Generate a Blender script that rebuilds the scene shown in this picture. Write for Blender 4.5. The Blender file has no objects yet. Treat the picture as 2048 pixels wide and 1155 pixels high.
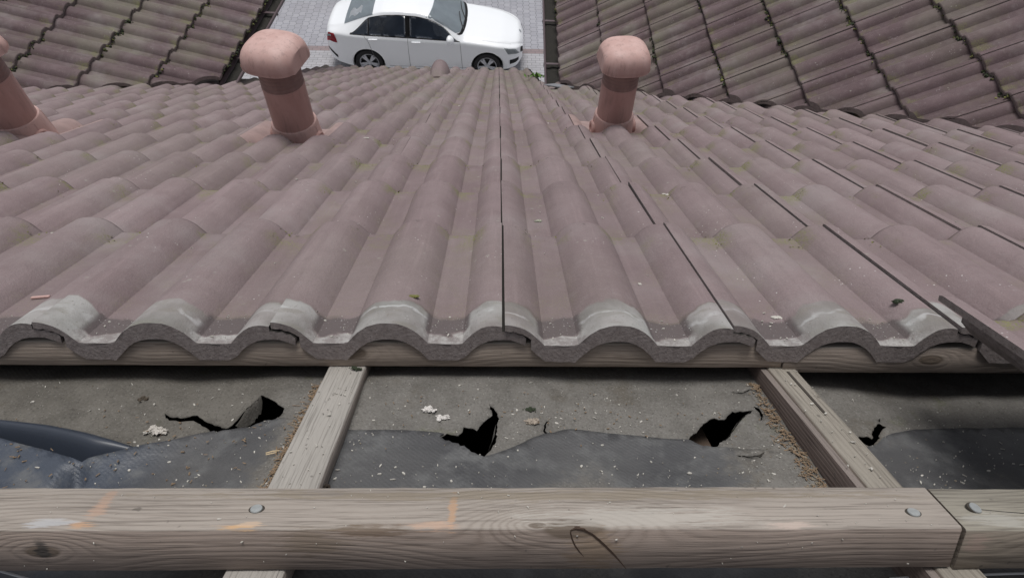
import bpy, bmesh, math, random
import numpy as np
from mathutils import Vector, Matrix, noise
from mathutils.geometry import delaunay_2d_cdt
rnd = random.Random(7)
S = bpy.context.scene
COL = S.collection

# ------------------------------------------------------------------ frames and camera
PITCH = math.radians(30.0)          # main roof pitch
CAMZ = 8.70                         # eye height above the paving
CW = 0.4145                         # eye height above the underside of the tile battens, square to the roof
U0 = -0.0076
TH, YAW, ROLL, FPX = .3771, .0254, .0156, 1285.0
MR = Matrix(((1, 0, 0), (0, math.cos(PITCH), math.sin(PITCH)), (0, -math.sin(PITCH), math.cos(PITCH))))
EYE = Vector((0, 0, CAMZ))
def RW(u, v, w):                    # roof coordinates (across, down the slope, square to it) -> world
    return EYE + MR @ Vector((u - U0, v, w - CW))
ROOF = MR.to_4x4(); ROOF.translation = RW(0, 0, 0)
fw = Vector((math.sin(YAW) * math.cos(TH), math.cos(YAW) * math.cos(TH), -math.sin(TH)))
r0 = Vector((math.cos(YAW), -math.sin(YAW), 0)); up0 = r0.cross(fw)
rt = r0 * math.cos(ROLL) + up0 * math.sin(ROLL); up = -r0 * math.sin(ROLL) + up0 * math.cos(ROLL)
def ray(x, y): return fw + rt * ((x - 1024) / FPX) - up * ((y - 577.5) / FPX)     # roof frame
def on_w(x, y, w):                  # where the sight line meets the sheet at height w: (u, v)
    d = ray(x, y); t = (w - CW) / d.z; return (d.x * t + U0, d.y * t)
def on_v(x, y, v):
    d = ray(x, y); t = v / d.y; return (d.x * t + U0, d.z * t + CW)
def on_plane(x, y, p, n):           # world plane
    d = MR @ ray(x, y); t = (p - EYE).dot(n) / d.dot(n); return EYE + d * t
def to_px(P):
    q = MR.transposed() @ (P - EYE); z = q.dot(fw)
    return (1024 + FPX * q.dot(rt) / z, 577.5 - FPX * q.dot(up) / z, z)

cam = bpy.data.cameras.new('camera'); co = bpy.data.objects.new('camera', cam); COL.objects.link(co)
X, Y, Z = MR @ rt, MR @ up, -(MR @ fw)
co.matrix_world = Matrix(((X.x, Y.x, Z.x, 0), (X.y, Y.y, Z.y, 0), (X.z, Y.z, Z.z, CAMZ), (0, 0, 0, 1)))
cam.sensor_fit = 'HORIZONTAL'; cam.sensor_width = 36; cam.lens = 36 * FPX / 2048
cam.clip_start = .02; cam.clip_end = 2000
S.camera = co

# ------------------------------------------------------------------ light
SUN_EL, SUN_AZ = math.radians(75), math.radians(-8)
wd = bpy.data.worlds.new('World'); S.world = wd; wd.use_nodes = True
nt = wd.node_tree; bg = nt.nodes['Background']
sky = nt.nodes.new('ShaderNodeTexSky'); sky.sky_type = 'NISHITA'; sky.sun_disc = False
sky.sun_elevation = SUN_EL; sky.sun_rotation = SUN_AZ; sky.dust_density = 4; sky.air_density = 1.0; sky.ozone_density = 1
hs = nt.nodes.new('ShaderNodeHueSaturation'); hs.inputs['Saturation'].default_value = .32
nt.links.new(sky.outputs[0], hs.inputs['Color']); nt.links.new(hs.outputs[0], bg.inputs[0])
bg.inputs[1].default_value = .06
sl = bpy.data.lights.new('sun', 'SUN'); sl.energy = 1.5; sl.angle = math.radians(26); sl.color = (1, .985, .96)
so = bpy.data.objects.new('sun', sl); COL.objects.link(so)
sd = Vector((math.sin(SUN_AZ) * math.cos(SUN_EL), math.cos(SUN_AZ) * math.cos(SUN_EL), math.sin(SUN_EL)))
so.rotation_euler = sd.to_track_quat('Z', 'Y').to_euler()
vs = S.view_settings; vs.view_transform = 'Standard'; vs.look = 'None'; vs.gamma = 1; vs.exposure = .58

# ------------------------------------------------------------------ node helper
class NB:
    def __init__(s, name):
        s.m = bpy.data.materials.new(name); s.m.use_nodes = True; s.t = s.m.node_tree; s.p = s.t.nodes['Principled BSDF']
        s.tc = None
    def n(s, ty, **k):
        nd = s.t.nodes.new('ShaderNode' + ty)
        for a, b in k.items(): setattr(nd, a, b)
        return nd
    def put(s, sock, v):
        if hasattr(v, 'is_linked') or hasattr(v, 'links'): s.t.links.new(v, sock)
        elif v is not None:
            if hasattr(sock.default_value, '__len__') and not hasattr(v, '__len__'): v = (v,) * len(sock.default_value)
            if hasattr(v, '__len__') and len(v) == 3 and len(sock.default_value) == 4: v = (*v, 1)
            sock.default_value = v
    def obj(s):
        if not s.tc: s.tc = s.n('TexCoord')
        return s.tc.outputs['Object']
    def xyz(s, v):
        q = s.n('SeparateXYZ'); s.put(q.inputs[0], v); return q.outputs
    def comb(s, x, y, z):
        q = s.n('CombineXYZ')
        for i, a in enumerate((x, y, z)): s.put(q.inputs[i], a)
        return q.outputs[0]
    def ma(s, op, a, b=None, c=None, clamp=False):
        q = s.n('Math', operation=op); q.use_clamp = clamp
        for i, v in enumerate((a, b, c)):
            if v is not None: s.put(q.inputs[i], v)
        return q.outputs[0]
    def vm(s, op, a, b):
        q = s.n('VectorMath', operation=op); s.put(q.inputs[0], a); s.put(q.inputs[1], b); return q.outputs[0]
    def noise(s, v, scale, detail=3, rough=.55, dist=0):
        q = s.n('TexNoise'); s.put(q.inputs['Vector'], v); q.inputs['Scale'].default_value = scale
        q.inputs['Detail'].default_value = detail; q.inputs['Roughness'].default_value = rough; q.inputs['Distortion'].default_value = dist
        return q.outputs[0]
    def vor(s, v, scale, feat='F1', rand=1):
        q = s.n('TexVoronoi', feature=feat); s.put(q.inputs['Vector'], v); q.inputs['Scale'].default_value = scale
        q.inputs['Randomness'].default_value = rand
        return q.outputs
    def ss(s, v, a, b):                 # smoothstep from a to b
        q = s.n('MapRange', interpolation_type='SMOOTHSTEP'); s.put(q.inputs[0], v)
        s.put(q.inputs[1], a); s.put(q.inputs[2], b); return q.outputs[0]
    def lin(s, v, a, b, c, d):
        q = s.n('MapRange'); s.put(q.inputs[0], v)
        for i, k in enumerate((a, b, c, d)): s.put(q.inputs[i + 1], k)
        return q.outputs[0]
    def mix(s, f, a, b, mode='MIX'):
        q = s.n('MixRGB', blend_type=mode); s.put(q.inputs[0], f); s.put(q.inputs[1], a); s.put(q.inputs[2], b); return q.outputs[0]
    def rnd(s): return s.n('ObjectInfo').outputs['Random']
    def bump(s, h, strength, dist=.002, prev=None):
        q = s.n('Bump'); s.put(q.inputs['Height'], h); q.inputs['Strength'].default_value = strength; q.inputs['Distance'].default_value = dist
        if prev is not None: s.put(q.inputs['Normal'], prev)
        return q.outputs[0]
    def done(s, col, rough=.7, nrm=None, metal=0, spec=.5, coat=0):
        s.put(s.p.inputs['Base Color'], col); s.put(s.p.inputs['Roughness'], rough)
        s.p.inputs['Metallic'].default_value = metal; s.p.inputs['Specular IOR Level'].default_value = spec
        s.p.inputs['Coat Weight'].default_value = coat
        if coat: s.p.inputs['Coat Roughness'].default_value = .04
        if nrm is not None: s.put(s.p.inputs['Normal'], nrm)
        return s.m
def plain(name, col, rough=.6, metal=0, spec=.5, var=.12, scale=30, bump=.0, coat=0):
    b = NB(name); o = b.obj(); f = b.noise(o, scale, 4)
    c = b.mix(f, [k * (1 - var) for k in col], [min(1, k * (1 + var)) for k in col])
    return b.done(c, rough, b.bump(b.noise(o, scale * 6, 3), bump) if bump else None, metal, spec, coat)

# ------------------------------------------------------------------ materials
TL = .404
def tile_mat(name, ca, cb, moss, first=False, wing=False):
    b = NB(name); o = b.obj(); x, y, z = b.xyz(o)
    off = b.ma('MULTIPLY', b.rnd(), 37.0)
    v = b.vm('ADD', o, b.comb(off, off, 0))
    big = b.noise(v, 5.5, 4, .6); mid = b.noise(v, 38, 4, .65); fine = b.noise(v, 520, 2, .6)
    c = b.mix(b.ss(big, .3, .7), ca, cb)
    c = b.mix(b.lin(b.rnd(), 0, 1, 0, .42), c, [k * .66 for k in ca])
    r2 = b.ma('FRACT', b.ma('MULTIPLY', b.rnd(), 17.31)); c = b.mix(b.lin(r2, 0, 1, 0, .30), c, (cb[0] * 1.02, cb[1] * 1.10, cb[2] * 1.06))
    stk = b.noise(b.vm('MULTIPLY', v, (75, 3.5, 1)), 1.0, 4, .6)
    c = b.mix(b.ma('MULTIPLY', b.ss(stk, .52, .72), .18), c, [k * .58 for k in ca])
    c = b.mix(b.ma('MULTIPLY', b.ss(stk, .46, .30), .22), c, [k * 1.25 for k in cb])
    lic = b.vor(b.vm('ADD', v, b.comb(b.ma('MULTIPLY', mid, .006), b.ma('MULTIPLY', fine, .004), 0)), 34)[0]
    c = b.mix(b.ma('MULTIPLY', b.ma('MULTIPLY', b.ss(lic, .16, .08), b.ss(b.noise(v, 6, 3), .55, .64)), .5), c, (.33, .33, .29))
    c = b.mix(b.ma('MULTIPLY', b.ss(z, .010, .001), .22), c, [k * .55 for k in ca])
    c = b.mix(b.ma('MULTIPLY', b.ss(mid, .52, .78), .22), c, (.30, .265, .265))
    c = b.mix(b.ma('MULTIPLY', b.ss(mid, .48, .25), .20), c, [k * .6 for k in ca])
    pos = b.n('NewGeometry').outputs['Position']; bl = b.noise(pos, 1.15, 4, .6); bl2 = b.noise(pos, 3.1, 4, .65)
    c = b.mix(b.ma('MULTIPLY', b.ss(bl, .46, .70), .18), c, (.205, .200, .165))
    c = b.mix(b.ma('MULTIPLY', b.ss(bl2, .50, .72), .35), c, (.30, .275, .27))
    c = b.mix(b.ma('MULTIPLY', b.ss(bl2, .48, .30), .20), c, [k * .70 for k in ca])
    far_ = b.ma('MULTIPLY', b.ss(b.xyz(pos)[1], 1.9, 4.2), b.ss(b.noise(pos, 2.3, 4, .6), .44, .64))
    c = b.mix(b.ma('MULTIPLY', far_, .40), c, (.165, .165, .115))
    # grit: pale and dark grains of the sanded surface
    c = b.mix(b.ma('MULTIPLY', b.ss(fine, .60, .74), .30), c, (.42, .39, .39))
    c = b.mix(b.ma('MULTIPLY', b.ss(fine, .40, .27), .38), c, (.07, .055, .055))
    sp = b.vor(v, 95)[0]
    c = b.mix(b.ma('MULTIPLY', b.ss(sp, .13, .08), b.ss(b.noise(v, 9, 2), .58, .66)), c, (.55, .53, .52))
    # algae, thin olive bloom near the lower edge and in the hollows
    edge = b.ss(y, .29, .395); low = b.ss(z, .020, .004); flank = b.ss(z, .027, .016)
    al = b.ma('MULTIPLY', b.ma('ADD', b.ma('MULTIPLY', b.ma('MULTIPLY', edge, flank), 1.1), b.ma('MULTIPLY', low, .25)), b.ss(b.noise(v, 12, 3, .6), .46, .62))
    al = b.ma('MULTIPLY', al, b.lin(b.noise(v, 260, 3, .8), .46, .58, .0, 1.0))
    c = b.mix(b.ma('MULTIPLY', al, moss, clamp=True), c, b.mix(b.noise(v, 60, 2), (.120, .130, .045), (.225, .225, .085)))
    rough = .82
    h = b.ma('ADD', b.ma('MULTIPLY', fine, .5), b.ma('MULTIPLY', b.noise(v, 160, 3, .6), .8))
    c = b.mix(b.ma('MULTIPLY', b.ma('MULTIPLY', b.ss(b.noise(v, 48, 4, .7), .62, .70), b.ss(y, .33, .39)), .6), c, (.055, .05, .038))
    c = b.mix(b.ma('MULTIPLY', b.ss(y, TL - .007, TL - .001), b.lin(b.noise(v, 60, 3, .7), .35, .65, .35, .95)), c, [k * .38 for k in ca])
    if first:
        wob = b.noise(v, 14, 3, .55); yy = b.ma('ADD', y, b.lin(wob, .3, .7, -.016, .014))
        crest = b.ss(z, .0035, .0075)
        head = b.ss(b.ma('ADD', yy, b.lin(z, 0, .03, .012, -.004)), .071, .063)      # bare, limewashed head on the rolls
        m = b.ma('MULTIPLY', b.ma('MULTIPLY', head, crest), b.lin(b.noise(v, 7, 3, .6), .34, .66, .55, 1.0))
        pale = b.mix(b.ss(b.noise(v, 13, 3, .5), .33, .68), (.18, .178, .165), (.36, .362, .352))
        pale = b.mix(b.ma('MULTIPLY', b.ss(b.noise(b.vm('MULTIPLY', v, (1, 2.5, 1)), 24, 3, .6), .52, .68), .55), pale, (.20, .198, .165))
        band = b.ss(b.ma('ABSOLUTE', b.ma('SUBTRACT', yy, b.lin(b.noise(v, 9, 2), .3, .7, .030, .054))), .0065, .001)
        pale = b.mix(b.ma('MULTIPLY', b.ma('MULTIPLY', band, b.ss(b.noise(v, 21, 3, .6), .40, .62)), .6), pale, (.56, .575, .58))
        pale = b.mix(b.ma('MULTIPLY', b.ss(b.noise(v, 170, 3, .65), .60, .70), .5), pale, (.13, .12, .10))
        # hollows: dark silt, a pale crust on the very edge
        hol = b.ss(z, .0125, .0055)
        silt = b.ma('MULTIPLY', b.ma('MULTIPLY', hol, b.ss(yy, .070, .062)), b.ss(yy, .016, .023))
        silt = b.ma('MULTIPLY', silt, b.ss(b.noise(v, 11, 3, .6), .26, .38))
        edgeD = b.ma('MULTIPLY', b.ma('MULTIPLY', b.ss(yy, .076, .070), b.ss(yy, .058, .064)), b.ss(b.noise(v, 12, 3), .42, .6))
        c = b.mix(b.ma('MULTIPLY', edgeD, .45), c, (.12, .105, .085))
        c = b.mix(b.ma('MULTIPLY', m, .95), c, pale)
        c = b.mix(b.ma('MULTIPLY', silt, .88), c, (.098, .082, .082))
        lipm = b.ma('MULTIPLY', b.ss(yy, .021, .016), b.ss(z, .016, .008))
        lp = b.mix(b.ss(b.noise(v, 60, 4, .7), .38, .66), (.215, .195, .19), (.36, .352, .34))
        c = b.mix(b.ma('MULTIPLY', lipm, .92), c, lp)
        c = b.mix(b.ma('MULTIPLY', b.ma('MULTIPLY', b.ss(b.noise(v, 330, 2), .66, .72), b.ss(yy, .085, .06)), low), c, (.45, .44, .43))
    n = b.bump(h, .65, .0020)
    return b.done(c, rough, n, spec=.32)
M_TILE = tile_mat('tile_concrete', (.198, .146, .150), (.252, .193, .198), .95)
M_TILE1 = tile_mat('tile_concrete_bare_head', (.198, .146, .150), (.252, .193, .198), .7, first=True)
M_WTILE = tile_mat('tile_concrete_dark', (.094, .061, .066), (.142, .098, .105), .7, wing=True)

b = NB('tile_section'); o = b.obj(); vv = b.vor(o, 240)[0]; nn = b.noise(o, 90, 4, .7)
c = b.mix(b.ss(nn, .3, .7), (.195, .165, .158), (.27, .236, .228)); c = b.mix(b.ma('MULTIPLY', b.ss(b.noise(o, 300, 3, .7), .42, .30), .7), c, (.05, .042, .042))
c = b.mix(b.ma('MULTIPLY', b.ss(b.noise(o, 420, 2), .64, .72), .5), c, (.34, .31, .31))
M_SECT = b.done(c, .95, b.bump(b.ma('ADD', b.noise(o, 260, 4, .75), b.ma('MULTIPLY', vv, .25)), .5, .003), spec=.15)

def wood_mat(name, light, dark, knots=(), marks=(), grain=1.0, gray=.0, worn=False):
    """Weathered softwood. x runs along the piece. knots: (x, y, z, radius); marks: (x, y, z, sx, sy, sz, colour, strength)"""
    b = NB(name); o = b.obj(); x, y, z = b.xyz(o)
    yz = b.ma('ADD', b.ma('MULTIPLY', y, 1.0), b.ma('MULTIPLY', z, 1.13))
    wig = b.ma('MULTIPLY', b.ma('SUBTRACT', b.noise(b.vm('MULTIPLY', o, (2.2, 3, 3)), 1.0, 3, .5), .5), .05)
    ring = b.ma('ADD', yz, wig); kd_all = None
    for (kx, ky, kz, kr) in knots:
        d = b.n('VectorMath', operation='LENGTH'); b.put(d.inputs[0], b.vm('MULTIPLY', b.vm('SUBTRACT', o, (kx, ky, kz)), (.42, 1, 1)))
        g = b.ma('POWER', 2.718, b.ma('MULTIPLY', b.ma('POWER', b.ma('DIVIDE', d.outputs['Value'], kr * 1.7), 2.0), -1.0))
        ring = b.ma('ADD', b.ma('MULTIPLY', ring, b.ma('SUBTRACT', 1, g)), b.ma('MULTIPLY', d.outputs['Value'], b.ma('MULTIPLY', g, 1.2)))
        k = b.ss(d.outputs['Value'], kr * .42, kr * .30); kd_all = k if kd_all is None else b.ma('MAXIMUM', kd_all, k)
    st = b.noise(b.vm('MULTIPLY', o, (3.0, 55, 55)), 2.2, 5, .65); fib = b.noise(b.vm('MULTIPLY', o, (9, 420, 420)), 1.3, 3, .6)
    ringw = b.ma('ADD', ring, b.ma('MULTIPLY', b.ma('SUBTRACT', st, .5), .0035))
    s = b.ma('SINE', b.ma('MULTIPLY', ringw, 2 * math.pi / .0062)); s = b.lin(s, -1, 1, 0, 1)
    s = b.ma('POWER', s, 2.2)
    c = b.mix(b.ma('MULTIPLY', b.ma('MULTIPLY', s, b.ss(b.noise(b.vm('MULTIPLY', o, (2.5, 14, 14)), 1, 3), .36, .66)), .40 * grain), light, dark)
    blot = b.noise(b.vm('MULTIPLY', o, (3.2, 11, 11)), 1.6, 4, .6)
    c = b.mix(b.ma('MULTIPLY', b.ss(blot, .46, .72), .55), c, [k * .62 for k in light])
    c = b.mix(b.ma('MULTIPLY', b.ss(blot, .45, .30), .30), c, [min(1, k * 1.32) for k in light])
    c = b.mix(b.ma('MULTIPLY', b.ss(fib, .50, .36), .50), c, [k * .55 for k in dark])
    c = b.mix(b.ma('MULTIPLY', b.ss(fib, .62, .75), .35), c, [min(1, k * 1.3) for k in light])
    face = b.ss(b.xyz(b.n('TexCoord').outputs['Normal'])[2], .3, .7)       # shade put into the side colour, also browner than the bleached top
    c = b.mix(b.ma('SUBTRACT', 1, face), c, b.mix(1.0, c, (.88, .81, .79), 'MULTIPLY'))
    chk = b.noise(b.vm('MULTIPLY', o, (5, 130, 130)), 1.0, 2, .5)
    c = b.mix(b.ma('MULTIPLY', b.ss(chk, .70, .75), .75), c, (.035, .03, .028))
    c = b.mix(b.ma('MULTIPLY', b.ss(b.noise(o, 70, 2), .70, .76), .55), c, (.07, .062, .055))
    if kd_all is not None: c = b.mix(b.ma('MULTIPLY', kd_all, .75), c, (.10, .075, .055))
    for (mx, my, mz, sx, sy, sz, colr, stg) in marks:
        q = b.vm('DIVIDE', b.vm('SUBTRACT', o, (mx, my, mz)), (sx, sy, sz)); L = b.n('VectorMath', operation='LENGTH'); b.put(L.inputs[0], q)
        e = b.ma('ADD', L.outputs['Value'], b.lin(b.noise(b.vm('MULTIPLY', o, (30, 300, 300)), 1, 4, .75), .3, .7, -.75, .65))
        c = b.mix(b.ma('MULTIPLY', b.ss(e, 1.05, .45), stg), c, colr)
    hgt = b.ma('ADD', b.ma('MULTIPLY', s, -.35), b.ma('ADD', b.ma('MULTIPLY', fib, .7), b.ma('MULTIPLY', b.ss(chk, .70, .75), -1.2)))
    return b.done(c, .86, b.bump(hgt, .55, .0012), spec=.25)
WL, WDK = (.318, .282, .250), (.180, .150, .126)
ORG = (.43, .275, .175); PALE = (.55, .53, .50)

b = NB('underlay_sheet'); o = b.obj(); at = b.n('Attribute'); at.attribute_name = 'dirt'; dirt = at.outputs['Fac']
big = b.noise(o, 4.5, 4, .6); mid = b.noise(o, 22, 5, .65); fi = b.noise(o, 330, 3, .7)
cl = b.mix(b.ss(big, .35, .65), (.058, .058, .061), (.088, .087, .088))
cl = b.mix(b.ss(b.xyz(o)[0], -.36, -.46), cl, (.052, .062, .082))
cl = b.mix(b.ma('MULTIPLY', b.ss(mid, .46, .70), .65), cl, (.140, .141, .140))
dt = b.mix(b.ss(mid, .3, .7), (.112, .105, .095), (.160, .151, .138))
dt = b.mix(b.ma('MULTIPLY', b.ss(b.noise(o, 7, 5, .7), .54, .70), .75), dt, (.098, .085, .068))
dt = b.mix(b.ma('MULTIPLY', b.ss(b.noise(b.vm('ADD', o, (7, 3, 0)), 10, 5, .7), .58, .72), .6), dt, (.10, .105, .055))
dt = b.mix(b.ma('MULTIPLY', b.ss(fi, .55, .68), .45), dt, (.25, .245, .235)); dt = b.mix(b.ma('MULTIPLY', b.ss(fi, .45, .33), .55), dt, (.05, .047, .043))
dt = b.mix(b.ma('MULTIPLY', b.ss(b.xyz(o)[0], -.22, -.34), .8), dt, b.mix(1.0, dt, (.74, .72, .68), 'MULTIPLY'))
dm = b.ma('ADD', dirt, b.lin(b.noise(o, 60, 4, .7), .3, .7, -.12, .12)); c = b.mix(b.ss(dm, .3, .62), cl, dt)
wv = b.n('TexWave', wave_type='BANDS', bands_direction='DIAGONAL'); b.put(wv.inputs[0], o); wv.inputs['Scale'].default_value = 95; wv.inputs['Distortion'].default_value = .6
n1 = b.bump(wv.outputs['Fac'], .13, .0010); n2 = b.bump(b.ma('ADD', fi, b.ma('MULTIPLY', b.noise(o, 90, 4, .7), 1.2)), .38, .0015, n1)
n2 = b.bump(b.noise(b.vm('MULTIPLY', o, (11, 19, 11)), 1, 4, .55, .6), .32, .008, n2)
M_UND = b.done(c, b.lin(dm, 0, 1, .36, .92), n2, spec=.4)

def vent_mat(name, ca, cb):
    b = NB(name); o = b.obj(); x, y, z = b.xyz(o); f = b.noise(b.vm('MULTIPLY', o, (1, 1, .35)), 18, 4, .6)
    c = b.mix(b.ss(f, .35, .7), ca, cb); c = b.mix(b.ma('MULTIPLY', b.ss(b.noise(b.vm('MULTIPLY', o, (1, 1, .14)), 55, 5, .7), .50, .70), .45), c, (.23, .155, .14))
    c = b.mix(b.ma('MULTIPLY', b.ss(b.noise(o, 300, 2), .66, .74), .4), c, (.16, .11, .10))
    return b.done(c, .55, b.bump(b.noise(o, 120, 3), .08), spec=.4)
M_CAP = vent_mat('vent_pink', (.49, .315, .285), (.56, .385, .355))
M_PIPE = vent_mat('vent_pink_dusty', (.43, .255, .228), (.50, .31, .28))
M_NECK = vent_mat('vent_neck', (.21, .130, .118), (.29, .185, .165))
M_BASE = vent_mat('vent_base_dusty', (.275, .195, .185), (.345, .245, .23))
M_BLACK = plain('dark_gap', (.012, .012, .012), .9)
M_GUT = plain('gutter_brown', (.085, .060, .066), .42, scale=14, var=.25)
M_SLUDGE = plain('gutter_sludge', (.018, .016, .013), .95, var=.6, scale=60, bump=.6)
M_STEEL = plain('nail_steel', (.33, .345, .345), .6, .35, var=.25, scale=300)
M_DENT = plain('nail_dent', (.045, .038, .03), .95)
M_RUST = plain('nail_rust', (.05, .038, .03), .7, .4)
M_FLAKE = plain('pale_flake', (.46, .44, .40), .8, var=.2, scale=200)
M_NEEDLE = plain('dry_needle', (.22, .155, .10), .9, var=.55, scale=220)
M_WOOL = plain('mineral_wool', (.46, .43, .39), .98, var=.45, scale=260, bump=.5)
M_MOSS = plain('moss', (.056, .064, .024), .98, var=.7, scale=42, bump=.6)
M_MOSSY = plain('moss_yellow', (.17, .168, .055), .98, var=.5, scale=90, bump=.6)
M_DKMOSS = plain('moss_dark', (.030, .040, .022), .98, var=.6, scale=120, bump=.6)
M_LEAF = plain('weed_leaf', (.11, .22, .035), .7, var=.4, scale=60)
M_LICH = plain('lichen', (.30, .42, .20), .95, var=.4, scale=160, bump=.5)
M_LEAD = plain('lead_flashing', (.20, .205, .22), .6, var=.3, scale=30)
M_PLAST = plain('render_wall', (.55, .53, .48), .9, var=.08, scale=6)
M_DKWOOD = plain('dark_timber', (.075, .052, .038), .9, var=.4, scale=25, bump=.3)
M_INSUL = plain('attic_insulation', (.05, .042, .03), .95, var=.5, scale=12)
M_CORD = plain('white_cord', (.62, .63, .64), .8)

# ------------------------------------------------------------------ object helpers
def mobj(name, bm, mats, mw=None, parent=None, smooth=True, sharp=35):
    bm.normal_update()
    if smooth:
        lim = math.radians(sharp)
        for f in bm.faces: f.smooth = True
        for e in bm.edges:
            if len(e.link_faces) != 2 or e.calc_face_angle(0) > lim: e.smooth = False
    me = bpy.data.meshes.new(name); bm.to_mesh(me); bm.free()
    for m in (mats if isinstance(mats, (list, tuple)) else [mats]): me.materials.append(m)
    ob = bpy.data.objects.new(name, me); COL.objects.link(ob)
    if parent is not None: ob.parent = parent
    if mw is not None: ob.matrix_world = mw if parent is None else mw
    return ob
def empty(name, mw):
    e = bpy.data.objects.new(name, None); COL.objects.link(e); e.matrix_world = mw; e.empty_display_size = .05; return e
def part(name, bm, mats, parent, local=None, **k):
    ob = mobj(name, bm, mats, None, parent, **k)
    if local is not None: ob.matrix_local = local
    return ob
def tag(o, label=None, cat=None, group=None, kind=None):
    if cat and not kind: kind = 'thing'
    for k, v in (('label', label), ('category', cat), ('group', group), ('kind', kind)):
        if v: o[k] = v
    return o
def box(bm, x0, x1, y0, y1, z0, z1, mi=0, bev=0, mat=None):
    vs_ = [bm.verts.new((x, y, z)) for z in (z0, z1) for y in (y0, y1) for x in (x0, x1)]
    fs = [bm.faces.new([vs_[i] for i in q]) for q in ((0, 2, 3, 1), (4, 5, 7, 6), (0, 1, 5, 4), (2, 6, 7, 3), (0, 4, 6, 2), (1, 3, 7, 5))]
    for f in fs: f.material_index = mi
    if bev:
        es = {e for f in fs for e in f.edges}
        r = bmesh.ops.bevel(bm, geom=list(es), offset=bev, segments=2, affect='EDGES', profile=.6)
        vs_ = list({v for f in r['faces'] for v in f.verts} | {v for v in vs_ if v.is_valid})
    if mat is not None: bmesh.ops.transform(bm, matrix=mat, verts=[v for v in vs_ if v.is_valid])
    return vs_
def lathe(bm, prof, seg=32, mi=0, shape=None, caps=True, zc=None):
    rings = []
    for (r, z) in prof:
        rg = []
        for i in range(seg):
            a = 2 * math.pi * i / seg; p = Vector((r * math.cos(a), r * math.sin(a), z))
            if shape: p = shape(p)
            rg.append(bm.verts.new(p))
        rings.append(rg)
    for a, c in zip(rings, rings[1:]):
        for i in range(seg):
            f = bm.faces.new((a[i], a[(i + 1) % seg], c[(i + 1) % seg], c[i])); f.material_index = mi
    if caps:
        for rg, rev in ((rings[0], True), (rings[-1], False)):
            f = bm.faces.new(rg[::-1] if rev else rg); f.material_index = mi
    return rings
def tube(bm, pts, r, seg=8, mi=0, caps=True):
    pts = [Vector(p) for p in pts]; rings = []
    for i, p in enumerate(pts):
        d = (pts[min(i + 1, len(pts) - 1)] - pts[max(i - 1, 0)]).normalized()
        s = d.cross(Vector((0, 0, 1)));  s = s.normalized() if s.length > 1e-4 else Vector((1, 0, 0)); t = s.cross(d)
        rr = r[i] if hasattr(r, '__len__') else r
        rings.append([bm.verts.new(p + s * (rr * math.cos(2 * math.pi * k / seg)) + t * (rr * math.sin(2 * math.pi * k / seg))) for k in range(seg)])
    for a, c in zip(rings, rings[1:]):
        for k in range(seg): bm.faces.new((a[k], a[(k + 1) % seg], c[(k + 1) % seg], c[k])).material_index = mi
    if caps: bm.faces.new(rings[0][::-1]).material_index = mi; bm.faces.new(rings[-1]).material_index = mi
def lump(bm, c, r, amp=.5, freq=1.5, sub=2, flat=1.0, mi=0, seed=0):
    n0 = len(bm.verts)
    ret = bmesh.ops.create_icosphere(bm, subdivisions=sub, radius=1)
    for v in ret['verts']:
        d = v.co.normalized(); k = 1 + amp * noise.noise(d * freq + Vector((seed * 3.1, seed * 1.7, seed))) + amp * .5 * noise.noise(d * freq * 3 + Vector((seed, 5, 1)))
        v.co = Vector(c) + Vector((d.x * r * k, d.y * r * k, d.z * r * k * flat))
    if mi:
        for v in ret['verts']:
            for f in v.link_faces: f.material_index = mi
    return ret['verts']
NUM = ['zeroth', 'first', 'second', 'third', 'fourth', 'fifth', 'sixth', 'seventh', 'eighth', 'ninth', 'tenth', 'eleventh', 'twelfth', 'thirteenth',
       'fourteenth', 'fifteenth', 'sixteenth', 'seventeenth', 'eighteenth', 'nineteenth', 'twentieth']

# ------------------------------------------------------------------ ground
b = NB('paving_blocks'); o = b.obj(); x, y, z = b.xyz(o)
tri = b.ma('PINGPONG', b.ma('ADD', y, 50), .10); wx = b.ma('ADD', x, b.ma('MULTIPLY', b.ss(tri, .035, .065), .028))
br = b.n('TexBrick'); br.offset = 0.5; b.put(br.inputs['Vector'], b.comb(b.ma('ADD', y, 0), wx, 0))
for k, v in (('Scale', 1), ('Mortar Size', .006), ('Mortar Smooth', .3), ('Brick Width', .20), ('Row Height', .165)): br.inputs[k].default_value = v
br.inputs['Color1'].default_value = (0.287, 0.287, 0.319, 1); br.inputs['Color2'].default_value = (0.336, 0.336, 0.369, 1); br.inputs['Mortar'].default_value = (.115, .115, .125, 1)
b2 = b.n('TexBrick'); b2.offset = 0.5; b.put(b2.inputs['Vector'], o)
for k, v in (('Scale', 1), ('Mortar Size', .006), ('Mortar Smooth', .3), ('Brick Width', .20), ('Row Height', .10)): b2.inputs[k].default_value = v
b2.inputs['Color1'].default_value = (0.317, 0.315, 0.338, 1); b2.inputs['Color2'].default_value = (0.378, 0.372, 0.394, 1); b2.inputs['Mortar'].default_value = (.16, .155, .155, 1)
b3 = b.n('TexBrick'); b3.offset = 0.5; b.put(b3.inputs['Vector'], o)
for k, v in (('Scale', 1), ('Mortar Size', .006), ('Mortar Smooth', .3), ('Brick Width', .20), ('Row Height', .10)): b3.inputs[k].default_value = v
b3.inputs['Color1'].default_value = (.25, .195, .20, 1); b3.inputs['Color2'].default_value = (.225, .18, .185, 1); b3.inputs['Mortar'].default_value = (.13, .12, .12, 1)
YS = on_plane(610, 96, Vector((0, 0, 0)), Vector((0, 0, 1))).y
c = b.mix(b.ma('GREATER_THAN', y, YS), b2.outputs[0], br.outputs[0])
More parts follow.
